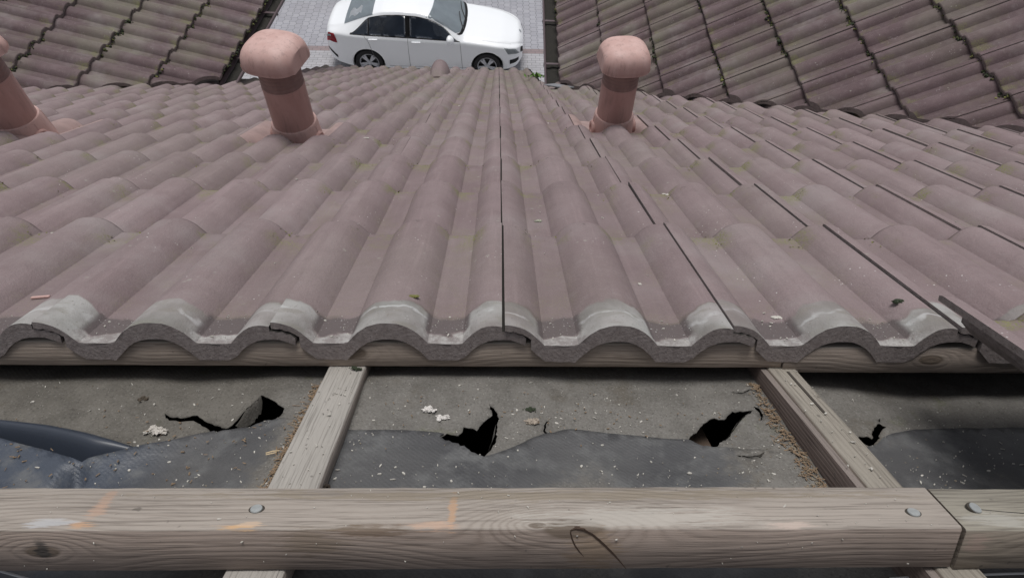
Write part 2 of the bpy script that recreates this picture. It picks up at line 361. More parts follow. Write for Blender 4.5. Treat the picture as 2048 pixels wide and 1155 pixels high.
band = b.ma('MULTIPLY', b.ma('GREATER_THAN', y, YS - .1), b.ma('LESS_THAN', y, YS + .1)); c = b.mix(band, c, b3.outputs[0])
c = b.mix(b.ma('MULTIPLY', b.ss(b.noise(o, .7, 5, .6), .4, .7), .25), c, (.24, .23, .235))
c = b.mix(b.ma('MULTIPLY', b.ss(b.noise(o, 90, 3, .7), .55, .7), .25), c, (.5, .5, .5))
M_PAVE = b.done(c, .8, b.bump(b.noise(o, 60, 3), .15), spec=.3)
bm = bmesh.new(); g = 300
bm.faces.new([bm.verts.new(p) for p in ((-g, -g, 0), (g, -g, 0), (g, g, 0), (-g, g, 0))])
tag(mobj('paving', bm, M_PAVE, smooth=False), kind='structure')

# ------------------------------------------------------------------ roof tile mesh
TW, TL, AMP, THK = .300, .404, .0300, .0235
TILT = math.atan2(.0278, .404)
def prof(x):                        # top of the double-roll profile: half roll, hollow, roll, hollow, half roll
    t = (x % .15) / .15; d = min(t, 1 - t) * .15         # distance from the crest
    e = .0525
    k = max(0.0, min(1.0, d / e)); h = AMP * (1 - k ** 2.45)
    return h
def sprof(x):
    return sum(prof(x + q * .0013) * w_ for q, w_ in ((-2, 1), (-1, 2), (0, 3), (1, 2), (2, 1))) / 9
LIP, FL = .034, .031
def tile_bm(L=TL, nseg=3):
    """One closed tile: cross-section swept down the slope (y). Left lip rides over the neighbour's flange."""
    xs = [.0014 + (TW - .0008 - .0014) * i / 46 for i in range(47)]
    top = [(x, sprof(x) - .0042 * max(0, (x - TW + .030) / .030) ** 1.5) for x in xs]
    wav = lambda x: .0011 * math.sin(2 * math.pi * (x % TW) / .012)
    flange = [(TW - .0004, sprof(TW) - .0108)] + [(TW + FL * i / 6, sprof(TW + FL * i / 6) - .0115 + wav(FL * i / 6)) for i in range(1, 7)]
    bot = []
    for i in range(31):
        x = TW + FL - .001 - (TW + FL - .001 - LIP - .002) * i / 30
        # the underside: hollows are thick feet, rolls are hollow
        bot.append((x, sprof(x) - THK - .0015 * (1 - sprof(x) / AMP)))
    lip = [(LIP + .002 - (LIP + .0004) * i / 6, 0) for i in range(7)]
    lip = [(x, sprof(x) - .0095 + wav(x)) for x, _ in lip]
    poly = top + flange + bot + lip
    bm = bmesh.new(); rings = []
    nT = len(top)
    ys = [L * j / nseg * (1 - .03 / L) for j in range(nseg + 1)] + [L - .017, L - .008, L - .003, L]
    for y in ys:
        e = max(0, y - (L - .009)) / .009; drop = .0022 * e ** 2
        rings.append([bm.verts.new((px, y, pz - (drop if i < nT else 0))) for i, (px, pz) in enumerate(poly)])
    n = len(poly)
    for a, c in zip(rings, rings[1:]):
        for i in range(n):
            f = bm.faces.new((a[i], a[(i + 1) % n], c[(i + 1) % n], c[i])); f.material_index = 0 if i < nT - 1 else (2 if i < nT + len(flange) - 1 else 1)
    f0 = bm.faces.new(rings[0]); f0.material_index = 1
    f1 = bm.faces.new(rings[-1][::-1]); f1.material_index = 1
    bmesh.ops.recalc_face_normals(bm, faces=bm.faces)
    return bm
M_LOCK = plain('interlock_shade', (.016, .014, .012), .95)  # near-black flange faces paint the shade inside the tile joints
def mesh_of(bm, name, mats, sharp=30):
    o = mobj(name, bm, mats, sharp=sharp); me = o.data; bpy.data.objects.remove(o); return me
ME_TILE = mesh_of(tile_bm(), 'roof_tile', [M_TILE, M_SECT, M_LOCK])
def head_bm():                      # first course: the head shows, so it is finely divided and chipped there
    bm = tile_bm(nseg=14)
    for v in bm.verts:
        if v.co.y < .0005:
            q = noise.noise(Vector((v.co.x * 60, v.co.z * 60, 3.3))); v.co.y += .0016 * q + .0006 * noise.noise(v.co * 300)
            v.co.z += .0006 * noise.noise(Vector((v.co.x * 140, 2, v.co.z * 50)))
    return bm
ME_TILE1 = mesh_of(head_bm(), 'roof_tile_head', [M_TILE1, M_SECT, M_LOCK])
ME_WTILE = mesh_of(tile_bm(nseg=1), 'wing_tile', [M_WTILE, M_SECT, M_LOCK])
def cut_mesh(me, name, mw, planes):
    bm = bmesh.new(); bm.from_mesh(me)
    inv = mw.inverted()
    for (p, n) in planes:           # keep the side the normal points away from
        lp = inv @ p; ln = (inv.to_3x3() @ n)
        r = bmesh.ops.bisect_plane(bm, geom=bm.verts[:] + bm.edges[:] + bm.faces[:], plane_co=lp, plane_no=ln, clear_outer=True, dist=1e-6)
        ed = [e for e in r['geom_cut'] if isinstance(e, bmesh.types.BMEdge)]
        if ed:
            rf = bmesh.ops.holes_fill(bm, edges=ed, sides=0)
            for f in rf['faces']: f.material_index = 1
    if len(bm.faces) < 4: bm.free(); return None
    vol = abs(bm.calc_volume())
    if vol < .00005: bm.free(); return None
    for f in bm.faces: f.smooth = True
    for e in bm.edges:
        if len(e.link_faces) != 2 or e.calc_face_angle(0) > .55: e.smooth = False
    m2 = bpy.data.meshes.new(name); bm.to_mesh(m2); bm.free()
    for m in me.materials: m2.materials.append(m)
    return m2
def in_frame(mw, margin=150, L=TL, W=TW):
    best = False
    for x in (0, W / 2, W):
        for y in (0, L / 2, L):
            p = mw @ Vector((x, y, AMP)); q = MR.transposed() @ (p - EYE)
            if q.dot(fw) < .05: continue
            px, py, z = to_px(p)
            if -margin < px < 2048 + margin and -margin < py < 1155 + margin: best = True
    return best

# ------------------------------------------------------------------ wing planes and valleys
def wing_frame(P0, bb, ps, side):
    al = Vector((math.sin(ps), -math.cos(ps), 0)); sl = Vector((side * math.cos(bb) * math.cos(ps), side * math.cos(bb) * math.sin(ps), math.sin(bb)))
    dn = -sl; xx = -al if side > 0 else al; nn = xx.cross(dn)
    if nn.z < 0: nn = -nn
    return Vector(P0) + EYE, xx, dn, nn
PR, xR, dR, nR = wing_frame((.427, 3.55, -2.69), math.radians(31.9), -.026, 1)      # a crest point of the lowest tile edge
PL, xL, dL, nL = wing_frame((-1.833, 4.27, -2.55), math.radians(16.5), -.0715, -1)
PL = PL + nL * (AMP + .012); PR = PR + nR * .014
upz = Vector((0, 0, 1))
def valley(p, n, pxa, pxb, keep):   # vertical plane through the cut edge; normal points to the discarded side of the wing tiles
    a, c = on_plane(*pxa, p, n), on_plane(*pxb, p, n); q = (c - a).cross(upz).normalized()
    if q.dot(keep - a) > 0: q = -q
    return a, q, c
vRa, vRn, vRb = valley(PR, nR, (1124, 158), (2033, 240), PR - dR * 2 + Vector((0, 3, 0)))
vLa, vLn, vLb = valley(PL, nL, (453, 149), (62, 172), PL - dL * 2 + Vector((0, 3, 0)))

# ------------------------------------------------------------------ main roof tiles
GA, V1 = .3486, 1.1605
tilt = Matrix.Rotation(TILT, 4, 'X')
rows = 18
for r in range(1, rows + 1):
    for k in range(-15, 12):
        vh = V1 + (r - 1) * GA - TL
        jit = Matrix.Rotation(rnd.uniform(-.004, .004), 4, 'Z') @ Matrix.Rotation(rnd.uniform(-.0035, .0035), 4, 'Y')
        loc = Matrix.Translation((k * TW + (.0016 if k >= 0 else 0) + rnd.uniform(-.0006, .0006), vh + (rnd.uniform(-.002, .002) if r == 1 else rnd.uniform(-.005, .005)), .0361 + rnd.uniform(-.0008, .0008)))
        mw = ROOF @ loc @ tilt @ jit
        ctr = mw @ Vector((.15, .2, .02))
        if not in_frame(mw, 400 if r <= 5 else 150): continue
        sR = (ctr - vRa).dot(vRn); sLv = (ctr - vLa).dot(vLn)     # negative: on the wing's side
        if ctr.x < PR.x - .06: sR = 9          # in front of the gutter ends the main slope runs on to its own eaves
        if ctr.x > PL.x + .06: sLv = 9
        if sR < -.34 or sLv < -.34: continue
        if (k, r) in ((1, 6), (-3, 5), (-6, 5)): continue          # the vents bring their own base tiles
        me = ME_TILE1 if r == 1 else ME_TILE
        planes = []
        if sR < .30: planes.append((vRa - vRn * .10, -vRn))
        if sLv < .30: planes.append((vLa - vLn * .10, -vLn))
        if planes:
            me = cut_mesh(me, 'roof_tile_cut', mw, planes)
            if me is None: continue
        o = bpy.data.objects.new('roof_tile', me); COL.objects.link(o); o.matrix_world = mw
        side = ('%s right of' % NUM[k + 1]) if k >= 0 else ('%s left of' % NUM[-k])
        if r == 1: lb = 'tile with whitish bare head on the open edge, %s the straight black joint' % side
        else: lb = 'brown roof tile, %s course below the open edge, %s the straight joint' % (NUM[r], side)
        tag(o, lb, 'roof tile', 'tiles of the main roof slope')

# ------------------------------------------------------------------ wing roof tiles
def wing_tiles(P, xx, dn, nn, va, vn, cmax, phase, name):
    B = Matrix(((xx.x, dn.x, nn.x, 0), (xx.y, dn.y, nn.y, 0), (xx.z, dn.z, nn.z, 0), (0, 0, 0, 1)))
    if B.determinant() < 0: raise SystemExit('frame')
    for c in range(0, cmax + 1):
        cand = []
        for s in range(-32, 32):
            org = P - dn * (GA * c) + xx * (TW * s + phase) - nn * AMP
            mw = Matrix.Translation(org) @ B @ Matrix.Translation((rnd.uniform(-.001, .001), rnd.uniform(-.004, .004), rnd.uniform(-.0008, .0008))) @ tilt @ Matrix.Rotation(rnd.uniform(-.005, .005), 4, 'Z') @ Matrix.Translation((0, -TL, 0))
            if not in_frame(mw, 110): continue
            ctr = mw @ Vector((.15, .2, 0)); sg = (ctr - va).dot(vn)
            if sg > .36: continue
            cand.append((-sg, mw, sg))
        cand.sort(key=lambda t: t[0]); i = 0
        for _, mw, sg in cand:
            me = ME_WTILE
            if sg > -.36:
                me = cut_mesh(ME_WTILE, 'wing_tile_cut', mw, [(va, vn)])
                if me is None: continue
            i += 1
            o = bpy.data.objects.new('roof_tile', me); COL.objects.link(o); o.matrix_world = mw
            tag(o, 'dark wing roof tile by the car\'s %s, %s course above gutter, %s from valley' % (name, NUM[c + 1], NUM[i]), 'roof tile', 'tiles of the wing roof beside the car\'s ' + name)
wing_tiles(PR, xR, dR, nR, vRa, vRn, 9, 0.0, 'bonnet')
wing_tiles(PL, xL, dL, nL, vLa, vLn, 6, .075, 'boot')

# wing roof structure: deck under the tiles, fascia, soffit, wall set well back
def wing_building(name, P, xx, dn, nn, va, vn, run, far, label, sgn):
    root = empty(name, Matrix.Translation(Vector((P.x - dn.x * 2.2, P.y + 3, 0)))); tag(root, label, 'building')
    hx = Vector((dn.x, dn.y, 0)).normalized(); fwd = xx if xx.y > 0 else -xx
    inv = root.matrix_world.inverted()
    bm = bmesh.new()
    q0, q1 = P + dn * -.02 - nn * (AMP + .045), P - dn * run - nn * (AMP + .045)
    pts = [q0 - fwd * 4, q0 + fwd * far, q1 + fwd * far, q1 - fwd * 4]
    tv = [bm.verts.new(p) for p in pts]; bm.faces.new(tv)
    r = bmesh.ops.bisect_plane(bm, geom=bm.verts[:] + bm.edges[:] + bm.faces[:], plane_co=va - vn * .16, plane_no=vn, clear_outer=True)
    ret = bmesh.ops.extrude_face_region(bm, geom=bm.faces[:]); bmesh.ops.translate(bm, verts=[v for v in ret['geom'] if isinstance(v, bmesh.types.BMVert)], vec=-nn * .03)
    bmesh.ops.recalc_face_normals(bm, faces=bm.faces); bmesh.ops.transform(bm, matrix=inv, verts=bm.verts)
    part('roof_deck', bm, M_DKWOOD, root, smooth=False)
    # gable-end shape of walls below, set back under the overhang
    bm = bmesh.new()
    a0 = P - dn * 2.6; z1 = a0.z - .12; y0 = va.y + .3
    m = Matrix.Translation((0, 0, 0))
    xs = sorted((a0.x, a0.x - hx.x * 2.5)); box(bm, xs[0], xs[1], y0 + 1.2, P.y + far - .4, 0, z1)
    bmesh.ops.transform(bm, matrix=inv, verts=bm.verts); part('wall', bm, M_PLAST, root, smooth=False)
    return root
wing_building('wing_building', PR, xR, dR, nR, vRa, vRn, 4.2, 4.0, 'tiled wing building beside the car\'s bonnet', 1)
wing_building('wing_building', PL, xL, dL, nL, vLa, vLn, 4.2, 4.6, 'tiled wing building beside the car\'s boot', -1)

# gutters
def gutter(P, xx, dn, nn, y_near, y_far, label, outlet=False):
    fwd = xx if xx.y > 0 else -xx; hx = Vector((dn.x, dn.y, 0)).normalized()
    base = P + hx * .028 - upz * .075
    def at(y): return base + fwd * ((y - base.y) / fwd.y)
    A, Bp = at(y_near), at(y_far); L = (Bp - A).length
    mw = Matrix.Translation(A) @ Matrix(((hx.x, fwd.x, 0, 0), (hx.y, fwd.y, 0, 0), (0, 0, 1, 0), (0, 0, 0, 1)))
    root = empty('gutter', mw); tag(root, label, 'gutter')
    bm = bmesh.new(); R = .058; n = 14; rings = []
    for j in range(12):
        y = L * j / 11; rg = []
        for i in range(n + 1):
            a = math.pi * (1 + i / n); rg.append(bm.verts.new((R * math.cos(a), y, R * math.sin(a))))
        a0 = 0
        for i in range(n, -1, -1):
            a = math.pi * (1 + i / n); rg.append(bm.verts.new(((R - .003) * math.cos(a), y, (R - .003) * math.sin(a))))
        rings.append(rg)
    N = len(rings[0])
    for a, c in zip(rings, rings[1:]):
        for i in range(N): bm.faces.new((a[i], a[(i + 1) % N], c[(i + 1) % N], c[i]))
    # rolled front bead
    tube(bm, [(R, L * j / 11, .002) for j in range(12)], .0085, 8)
    bmesh.ops.recalc_face_normals(bm, faces=bm.faces)
    part('trough', bm, M_GUT, root)
    bm = bmesh.new(); ring = [bm.verts.new((R * 1.04 * math.cos(math.pi * (1 + i / n)), -.002, R * 1.04 * math.sin(math.pi * (1 + i / n)))) for i in range(n + 1)]
    f = bm.faces.new(ring); ret = bmesh.ops.extrude_face_region(bm, geom=[f]); bmesh.ops.translate(bm, verts=[v for v in ret['geom'] if isinstance(v, bmesh.types.BMVert)], vec=(0, -.006, 0))
    bmesh.ops.recalc_face_normals(bm, faces=bm.faces); part('end_cap', bm, M_GUT, root)
    bm = bmesh.new(); sl_ = []
    for j in range(40):
        y = L * j / 39; sl_.append([bm.verts.new((xq * .050, y, -.030 + .010 * noise.noise(Vector((xq * 2, y * 7, 1))))) for xq in (-1, -.5, 0, .5, 1)])
    for a_, c_ in zip(sl_, sl_[1:]):
        for i in range(4): bm.faces.new((a_[i], a_[i + 1], c_[i + 1], c_[i]))
    part('sludge', bm, M_SLUDGE, root)
    if outlet:
        bm = bmesh.new(); lathe(bm, [(.030, -.17), (.034, -.12), (.056, -.05), (.060, -.012)], 20, caps=False); part('outlet', bm, M_GUT, root, Matrix.Translation((.004, .03, 0)))
    for y in np.arange(.35, L, .62):
        bm = bmesh.new(); box(bm, -R, R + .012, y - .012, y + .012, -.001, .003); box(bm, R + .0085, R + .0115, y - .012, y + .012, -.02, .0025); part('bracket', bm, M_GUT, root, smooth=False)
    bm = bmesh.new(); box(bm, -R - .045, -R - .022, .12, L, -.13, .03); part('fascia', bm, M_DKWOOD, root, smooth=False)
    return root
gutter(PR, xR, dR, nR, vRa.y - .02, 7.6, 'dark brown half round gutter beside the car\'s bonnet', True)
gutter(PL, xL, dL, nL, vLa.y - .05, 8.6, 'dark brown half round gutter beside the car\'s boot')

# ------------------------------------------------------------------ battens
def timber(name, u0, u1, v0, v1, w0, w1, mat, along='u', bev=.0016, seg=60, warp=.0006, parent=None, nm='batten'):
    """A sawn timber with slightly wavy faces; local x runs along it."""
    L = (u1 - u0) if along == 'u' else (v1 - v0); W = (v1 - v0) if along == 'u' else (u1 - u0); Hh = w1 - w0
    bm = bmesh.new(); rings = []
    sec = []
    for (a, c) in ((0, 0), (W, 0), (W, Hh), (0, Hh)):
        sx, sy = (1 if a == 0 else -1), (1 if c == 0 else -1)
        first = (a + sx * bev, c), (a, c + sy * bev)
        sec += list(first if (a == 0) != (c == 0) else first[::-1])
    # order: go round
    sec = [(bev, 0), (W - bev, 0), (W, bev), (W, Hh - bev), (W - bev, Hh), (bev, Hh), (0, Hh - bev), (0, bev)]
    sd_ = u0 * 3.7 + v0
    for j in range(seg + 1):
        x = L * j / seg; rg = []
        for (a, c) in sec:
            k = Vector((x * 9 + sd_, a * 30, c * 30)); kk = Vector((x * 60 + sd_, a * 80, c * 80))
            rg.append(bm.verts.new((x, a + warp * noise.noise(k) + .0004 * noise.noise(kk), c + warp * noise.noise(k + Vector((9, 9, 9))) + .0004 * noise.noise(kk + Vector((3, 3, 3))))))
        rings.append(rg)
    n = len(sec)
    for a, c in zip(rings, rings[1:]):
        for i in range(n): bm.faces.new((a[i], a[(i + 1) % n], c[(i + 1) % n], c[i]))
    bm.faces.new(rings[0][::-1]); bm.faces.new(rings[-1]); bmesh.ops.recalc_face_normals(bm, faces=bm.faces)
    if along == 'u': mw = ROOF @ Matrix.Translation((u0, v0, w0))
    else: mw = ROOF @ Matrix.Translation((u1, v0, w0)) @ Matrix.Rotation(math.pi / 2, 4, 'Z')
    return mw, bm
BH = .0431
FB0, FB1 = .4113, .4635
UL = -1.30
def lx(px, py, w): return on_w(px, py, w)
def bx_(px, py):                     # local point on the front batten's top
    u, v = on_w(px, py, BH); return (u - UL, v - FB0, BH)
def bf_(px, py):                     # local point on the front batten's front face
    u, w = on_v(px, py, FB0); return (u - UL, 0, w)
marks = []
def mk(p, s, colr, st): marks.append((*p, *s, colr, st))
p = bx_(905, 1020); mk(p, (.0038, .024, .006), ORG, .75)
p = bx_(870, 1050); mk(p, (.022, .005, .005), (.50, .33, .24), .6)
p = bx_(160, 1050); mk(p, (.012, .0035, .004), ORG, .9)
p = bx_(195, 1020); mk(p, (.008, .010, .004), (.40, .27, .20), .65)
p = bx_(215, 995); mk(p, (.006, .012, .004), (.40, .27, .20), .6)
p = bx_(100, 1045); mk(p, (.018, .006, .004), (.44, .45, .47), .6)
p = bx_(470, 1053); mk(p, (.017, .003, .003), (.52, .33, .18), .85)
p = bx_(500, 1046); mk(p, (.012, .004, .003), (.50, .37, .27), .7)
p = bx_(1280, 1035); mk(p, (.10, .014, .004), (.42, .395, .36), .55)
p = bx_(1120, 990); mk(p, (.34, .007, .003), (.215, .178, .128), .55)
p = bx_(1590, 1050); mk(p, (.02, .006, .003), (.50, .40, .35), .6)
p = bf_(85, 1100); mk(p, (.007, .006, .012), (.045, .042, .04), .85)
p = bf_(740, 1062); mk(p, (.03, .006, .007), (.12, .08, .05), .6)
p = bf_(620, 1085); mk(p, (.03, .01, .016), (.15, .115, .08), .5)
p = bf_(1190, 1100); mk(p, (.024, .006, .022), (.235, .175, .125), .75)
kn = [(*bx_(1150, 1056), .030), (*bf_(85, 1102), .016), (*bx_(1075, 1049), .009)]
M_FB = wood_mat('batten_front', WL, WDK, kn, marks, 1.0)
UE = (on_w(1930, 1058, BH)[0] + on_w(1857, 978, BH)[0]) / 2
mw, bm = timber('tile_batten', UL, UE - .0012, FB0, FB1, 0, BH, M_FB, seg=260)
# the split round the knot and the end checks are narrow dark slivers laid on the face, not cut grooves
root = empty('tile_batten', mw); tag(root, 'long weathered batten with a split knot, running across the bottom of the photo', 'batten')
part('timber', bm, M_FB, root, sharp=50)
def nail(parent, inv, P, r, nrm='z', tiltv=(0, 0), mat=None, rim=True):
    bm = bmesh.new(); lathe(bm, [(r * .96, -.001), (r, .0004), (r * .92, .0011), (r * .5, .0014), (.0001, .0014)], 20, caps=True)
    nl = part('nail', bm, mat or M_STEEL, parent, Matrix.Translation(P) @ Matrix.Rotation(tiltv[0], 4, 'X') @ Matrix.Rotation(tiltv[1], 4, 'Y'))
    bm = bmesh.new(); lathe(bm, [(r * 1.08, -.002), (r * 1.06, -.0004), (r * .8, -.0002)], 20, caps=False, shape=lambda p: Vector((p.x * 1.25, p.y + r * .12, p.z)))
    part('nail_dent', bm, M_DENT, nl); return nl
for px, py in ((513, 1018), (1827, 1025)):
    q = bx_(px, py); nail(root, None, (q[0], q[1], BH + .0005), .0050)
bm = bmesh.new()                     # crack round the knot on the front face
def crack(bm, pts, wid, off=-.0006, axis='front', inv=None):
    pv = []
    for i, (px, py) in enumerate(pts):
        q = bf_(px, py) if axis == 'front' else bx_(px, py); pv.append(Vector(q))
    for i in range(len(pv) - 1):
        a, c = pv[i], pv[i + 1]; d = (c - a).normalized(); s = d.cross(Vector((0, -1, 0)) if axis == 'front' else Vector((0, 0, 1)))
        w0, w1 = wid * (1 - abs(2 * i / (len(pv) - 1) - 1) ** 3 * .8), wid * (1 - abs(2 * (i + 1) / (len(pv) - 1) - 1) ** 3 * .8)
        nrm = Vector((0, -1, 0)) if axis == 'front' else Vector((0, 0, 1))
        vv_ = [bm.verts.new(p) for p in (a + s * w0 + nrm * .0002, a - s * w0 + nrm * .0002, c - s * w1 + nrm * .0002, c + s * w1 + nrm * .0002)]
        vb_ = [bm.verts.new(v.co - nrm * .003) for v in vv_]
        bm.faces.new(vv_); bm.faces.new(vb_[::-1])
        for i2 in range(4): bm.faces.new((vv_[i2], vb_[i2], vb_[(i2 + 1) % 4], vv_[(i2 + 1) % 4]))
    bmesh.ops.recalc_face_normals(bm, faces=bm.faces)
crack(bm, [(1168, 1112), (1158, 1101), (1150, 1090), (1144, 1076), (1141, 1064), (1143, 1058)], .0006)
crack(bm, [(1140, 1060), (1152, 1057), (1168, 1059), (1185, 1068), (1198, 1079), (1210, 1090), (1224, 1104), (1237, 1118), (1252, 1136)], .0010)
part('knot_split', bm, plain('wood_split', (.05, .03, .02), .95), root, smooth=False)

M_FB2 = wood_mat('batten_front_right', (.27, .25, .21), (.12, .105, .09), [(.10, .0, .02, .02)], [(.035, .012, BH, .03, .009, .004, (.36, .35, .32), .6), (.012, 0, .03, .012, .01, .01, (.30, .22, .19), .5)], 1.1)
mw, bm = timber('tile_batten', UE + .0016, 1.60, FB0 - .0012, FB1 - .001, -.0006, BH - .0012, M_FB2, seg=120)
rb = empty('tile_batten', mw); tag(rb, 'short batten end butted to the long one, beside the bent nail', 'batten'); part('timber', bm, M_FB2, rb, sharp=50)
u, v = on_w(1948, 1014, BH); nail(rb, None, (u - UE - .0016, v - FB0, BH + .001), .0052, tiltv=(.22, .25))
bm = bmesh.new(); pv = [on_w(px, py, BH) for px, py in ((1895, 1010), (1930, 1012), (1965, 1016), (2005, 1020), (2060, 1024))]
pvl = [Vector((a - UE - .0016, c - FB0 + .0012, BH - .0012)) for a, c in pv]
for a, c in zip(pvl, pvl[1:]): box(bm, 0, (c - a).length, -.0004, .0004, -.002, .0007, mat=Matrix.Translation(a) @ (c - a).to_track_quat('X', 'Z').to_matrix().to_4x4())
part('crack', bm, M_BLACK, rb, smooth=False)

# the batten carrying the first course
M_B1 = wood_mat('batten_first', (.40, .36, .31), (.24, .205, .17), [(1.55, 0, .02, .025), (.90, 0, .012, .014)], [], 1.0)
us = on_v(1565, 715, .762)[0]
mw, bm = timber('tile_batten', -1.75, us, .7625, .812, -.0002, .0357, M_B1, seg=160); o = mobj('tile_batten', bm, M_B1, mw, sharp=50)
tag(o, 'grained batten carrying the whitish heads of the first tile course', 'batten')
M_B1b = wood_mat('batten_first_right', (.32, .29, .255), (.19, .165, .14), [(.20, 0, .02, .02)], [], 1.0)
mw, bm = timber('tile_batten', us + .002, 1.80, .760, .81, -.006, .0325, M_B1b, seg=90); o = mobj('tile_batten', bm, M_B1b, mw, sharp=50)
tag(o, 'darker batten butted on beneath the tile lying askew', 'batten')

# counter battens
M_CB = wood_mat('counter_batten', (.33, .31, .285), (.25, .23, .205), [], [], .35)
mw, bm = timber('counter_batten', -.2310, -.1815, -.35, 2.2, -.0225, -.0006, M_CB, along='v', seg=120)
rc = empty('counter_batten', mw); tag(rc, 'pale flat counter batten running downhill between the two torn sheet panels', 'batten'); part('timber', bm, M_CB, rc, sharp=50)
u, w = on_v(660, 948, .530); bm = bmesh.new(); lathe(bm, [(.0030, 0), (.0036, .001), (.0034, .004), (.0016, .0041), (.0014, .002)], 14)
P = ROOF @ Vector((-.1785, .535, -.014)); part('nail', bm, M_RUST, rc, mw.inverted() @ Matrix.Translation(P) @ MR.to_4x4() @ Matrix.Rotation(1.25, 4, 'X') @ Matrix.Rotation(.3, 4, 'Y'))
M_CB2 = wood_mat('counter_batten_narrow', (.275, .25, .215), (.17, .15, .125), [], [], .7)
_, bm = timber('counter_batten', 0, .0370, 0, 2.5, 0, .0412, M_CB2, along='v', seg=120)
mwc = ROOF @ Matrix.Translation((.4020, .512, -.0420)) @ Matrix.Rotation(.018, 4, 'Z') @ Matrix.Translation((0, -.86, 0)) @ Matrix.Rotation(math.pi / 2, 4, 'Z')
rc2 = empty('counter_batten', mwc); tag(rc2, 'narrow tall counter batten with a painted shaded side, beside the needle debris', 'batten'); part('timber', bm, M_CB2, rc2, sharp=50)
bm = bmesh.new(); box(bm, 0, 2.5, .0376, .0460, -.012, .0385, bev=.001)  # added thin board, coloured dark to put shade on the batten's side
part('side_shade', bm, wood_mat('side_shade', (.20, .17, .155), (.13, .11, .10), [], [], .5), rc2, sharp=50)
bm = bmesh.new(); box(bm, 0, .10, -.0016, .0016, -.001, .0016); part('groove', bm, plain('groove_dark', (.05, .042, .035), .95), rc2, Matrix.Translation((1.00, .015, .041)) , smooth=False)

# ------------------------------------------------------------------ underlay sheets
def sm(a, b_, x): t = max(0, min(1, (x - a) / (b_ - a))); return t * t * (3 - 2 * t)
def mem(u, v):                       # height of the sagging underlay
    h = -.036
    if -.206 < u < .38:
        t = (u + .206) / .586; h = -.0215 - .014 * sm(.2, 1, t) * (1 - .45 * sm(.62, .78, v)) - .020 * math.sin(math.pi * t) * (1 - .85 * sm(.60, .77, v)) + .004 * sm(.62, .78, v)
    elif u <= -.206: h = -.0235 - .030 * sm(0, .22, -.206 - u) * (1 - .75 * sm(.62, .78, v)) + .004 * sm(.62, .78, v)
    else: h = -.043 - .022 * sm(0, .25, u - .38) + .012 * sm(.62, .78, v)
    h += .0055 * noise.noise(Vector((u * 7, v * 9, .3))) + .0022 * noise.noise(Vector((u * 22, v * 26, 2.3)))
    return h
TEARS = [
 [(1062, 838)][:0] or [(329, 826), (345, 836), (370, 834), (395, 831), (410, 842), (440, 848), (453, 857), (480, 830), (505, 806), (523, 790), (545, 800), (569, 815), (560, 830), (552, 841), (520, 850), (480, 860), (432, 872), (425, 862), (400, 850), (388, 844), (360, 843), (338, 842), (331, 836)],
 [(974, 810), (984, 818), (993, 838), (990, 860), (988, 880), (966, 910), (940, 898), (915, 886), (887, 872), (900, 864), (920, 868), (928, 862), (930, 852), (945, 853), (953, 860), (965, 845), (978, 836), (981, 828)],
 [(1098, 842), (1092, 848), (1090, 858), (1096, 863), (1090, 866), (1086, 860), (1088, 850), (1093, 843)],
 [(1383, 879), (1390, 868), (1400, 858), (1410, 846), (1425, 842), (1448, 838), (1462, 824), (1480, 828), (1503, 823), (1485, 836), (1470, 852), (1450, 875), (1434, 889), (1410, 888)],
 [(1506, 812), (1518, 815), (1527, 827), (1525, 836), (1519, 842), (1523, 832), (1519, 823), (1509, 817)],
 [(1716, 873), (1736, 870), (1744, 876), (1745, 860), (1760, 846), (1758, 836), (1762, 831), (1757, 846), (1764, 854), (1772, 857), (1763, 862), (1757, 872), (1760, 878), (1750, 884), (1742, 898)],
 [(1472, 912), (1495, 914), (1518, 912), (1534, 903), (1520, 916), (1496, 917)],
 [(1462, 778), (1485, 784), (1502, 780), (1508, 774), (1500, 783), (1484, 786)],
]
def on_mem(px, py):
    w = -.045
    for _ in range(8):
        u, v = on_w(px, py, w); w = mem(u, v)
    return u, v
def rough_poly(pts, amp=.0012):
    uv = [on_mem(px, py) for px, py in pts]; out = []
    for i, a in enumerate(uv):
        c = uv[(i + 1) % len(uv)]; L = math.dist(a, c); n = max(1, int(L / .004))
        for j in range(n):
            t = j / n; k = amp * min(1, L / .01) * (0 if j == 0 else 1)
            out.append((a[0] + (c[0] - a[0]) * t + rnd.uniform(-k, k), a[1] + (c[1] - a[1]) * t + rnd.uniform(-k, k)))
    return out
def widen(t, k):
    cx, cy = sum(p[0] for p in t) / len(t), sum(p[1] for p in t) / len(t); return [(cx + (x - cx) * k, cy + (y - cy) * k) for x, y in t]
TP = [rough_poly(widen(t, 1.12 if i in (1, 3) else 1.0)) for i, t in enumerate(TEARS)]
def inside(p, poly):
    r = False; x, y = p; j = len(poly) - 1
    for i in range(len(poly)):
        if (poly[i][1] > y) != (poly[j][1] > y) and x < (poly[j][0] - poly[i][0]) * (y - poly[i][1]) / (poly[j][1] - poly[i][1]) + poly[i][0]: r = not r
        j = i
    return r
def edist(p, polys):
    best = 9
    for poly in polys:
        for q in poly:
            d = (p[0] - q[0]) ** 2 + (p[1] - q[1]) ** 2
            if d < best: best = d
    return math.sqrt(best)
EDGE_PX = [(-420, 800), (-200, 842), (0, 891), (90, 915), (165, 937), (230, 921), (300, 902), (410, 872), (470, 858), (552, 838), (600, 842), (690, 862), (780, 862), (885, 868), (950, 905), (972, 914), (1010, 903), (1060, 880), (1100, 866), (1140, 860), (1250, 872), (1380, 882), (1430, 895), (1520, 902), (1600, 912), (1690, 918), (1745, 895), (1775, 872), (1830, 861), (1930, 858), (2048, 857), (2300, 852), (2700, 845)]
EDGE = [on_mem(px, py) for px, py in EDGE_PX]
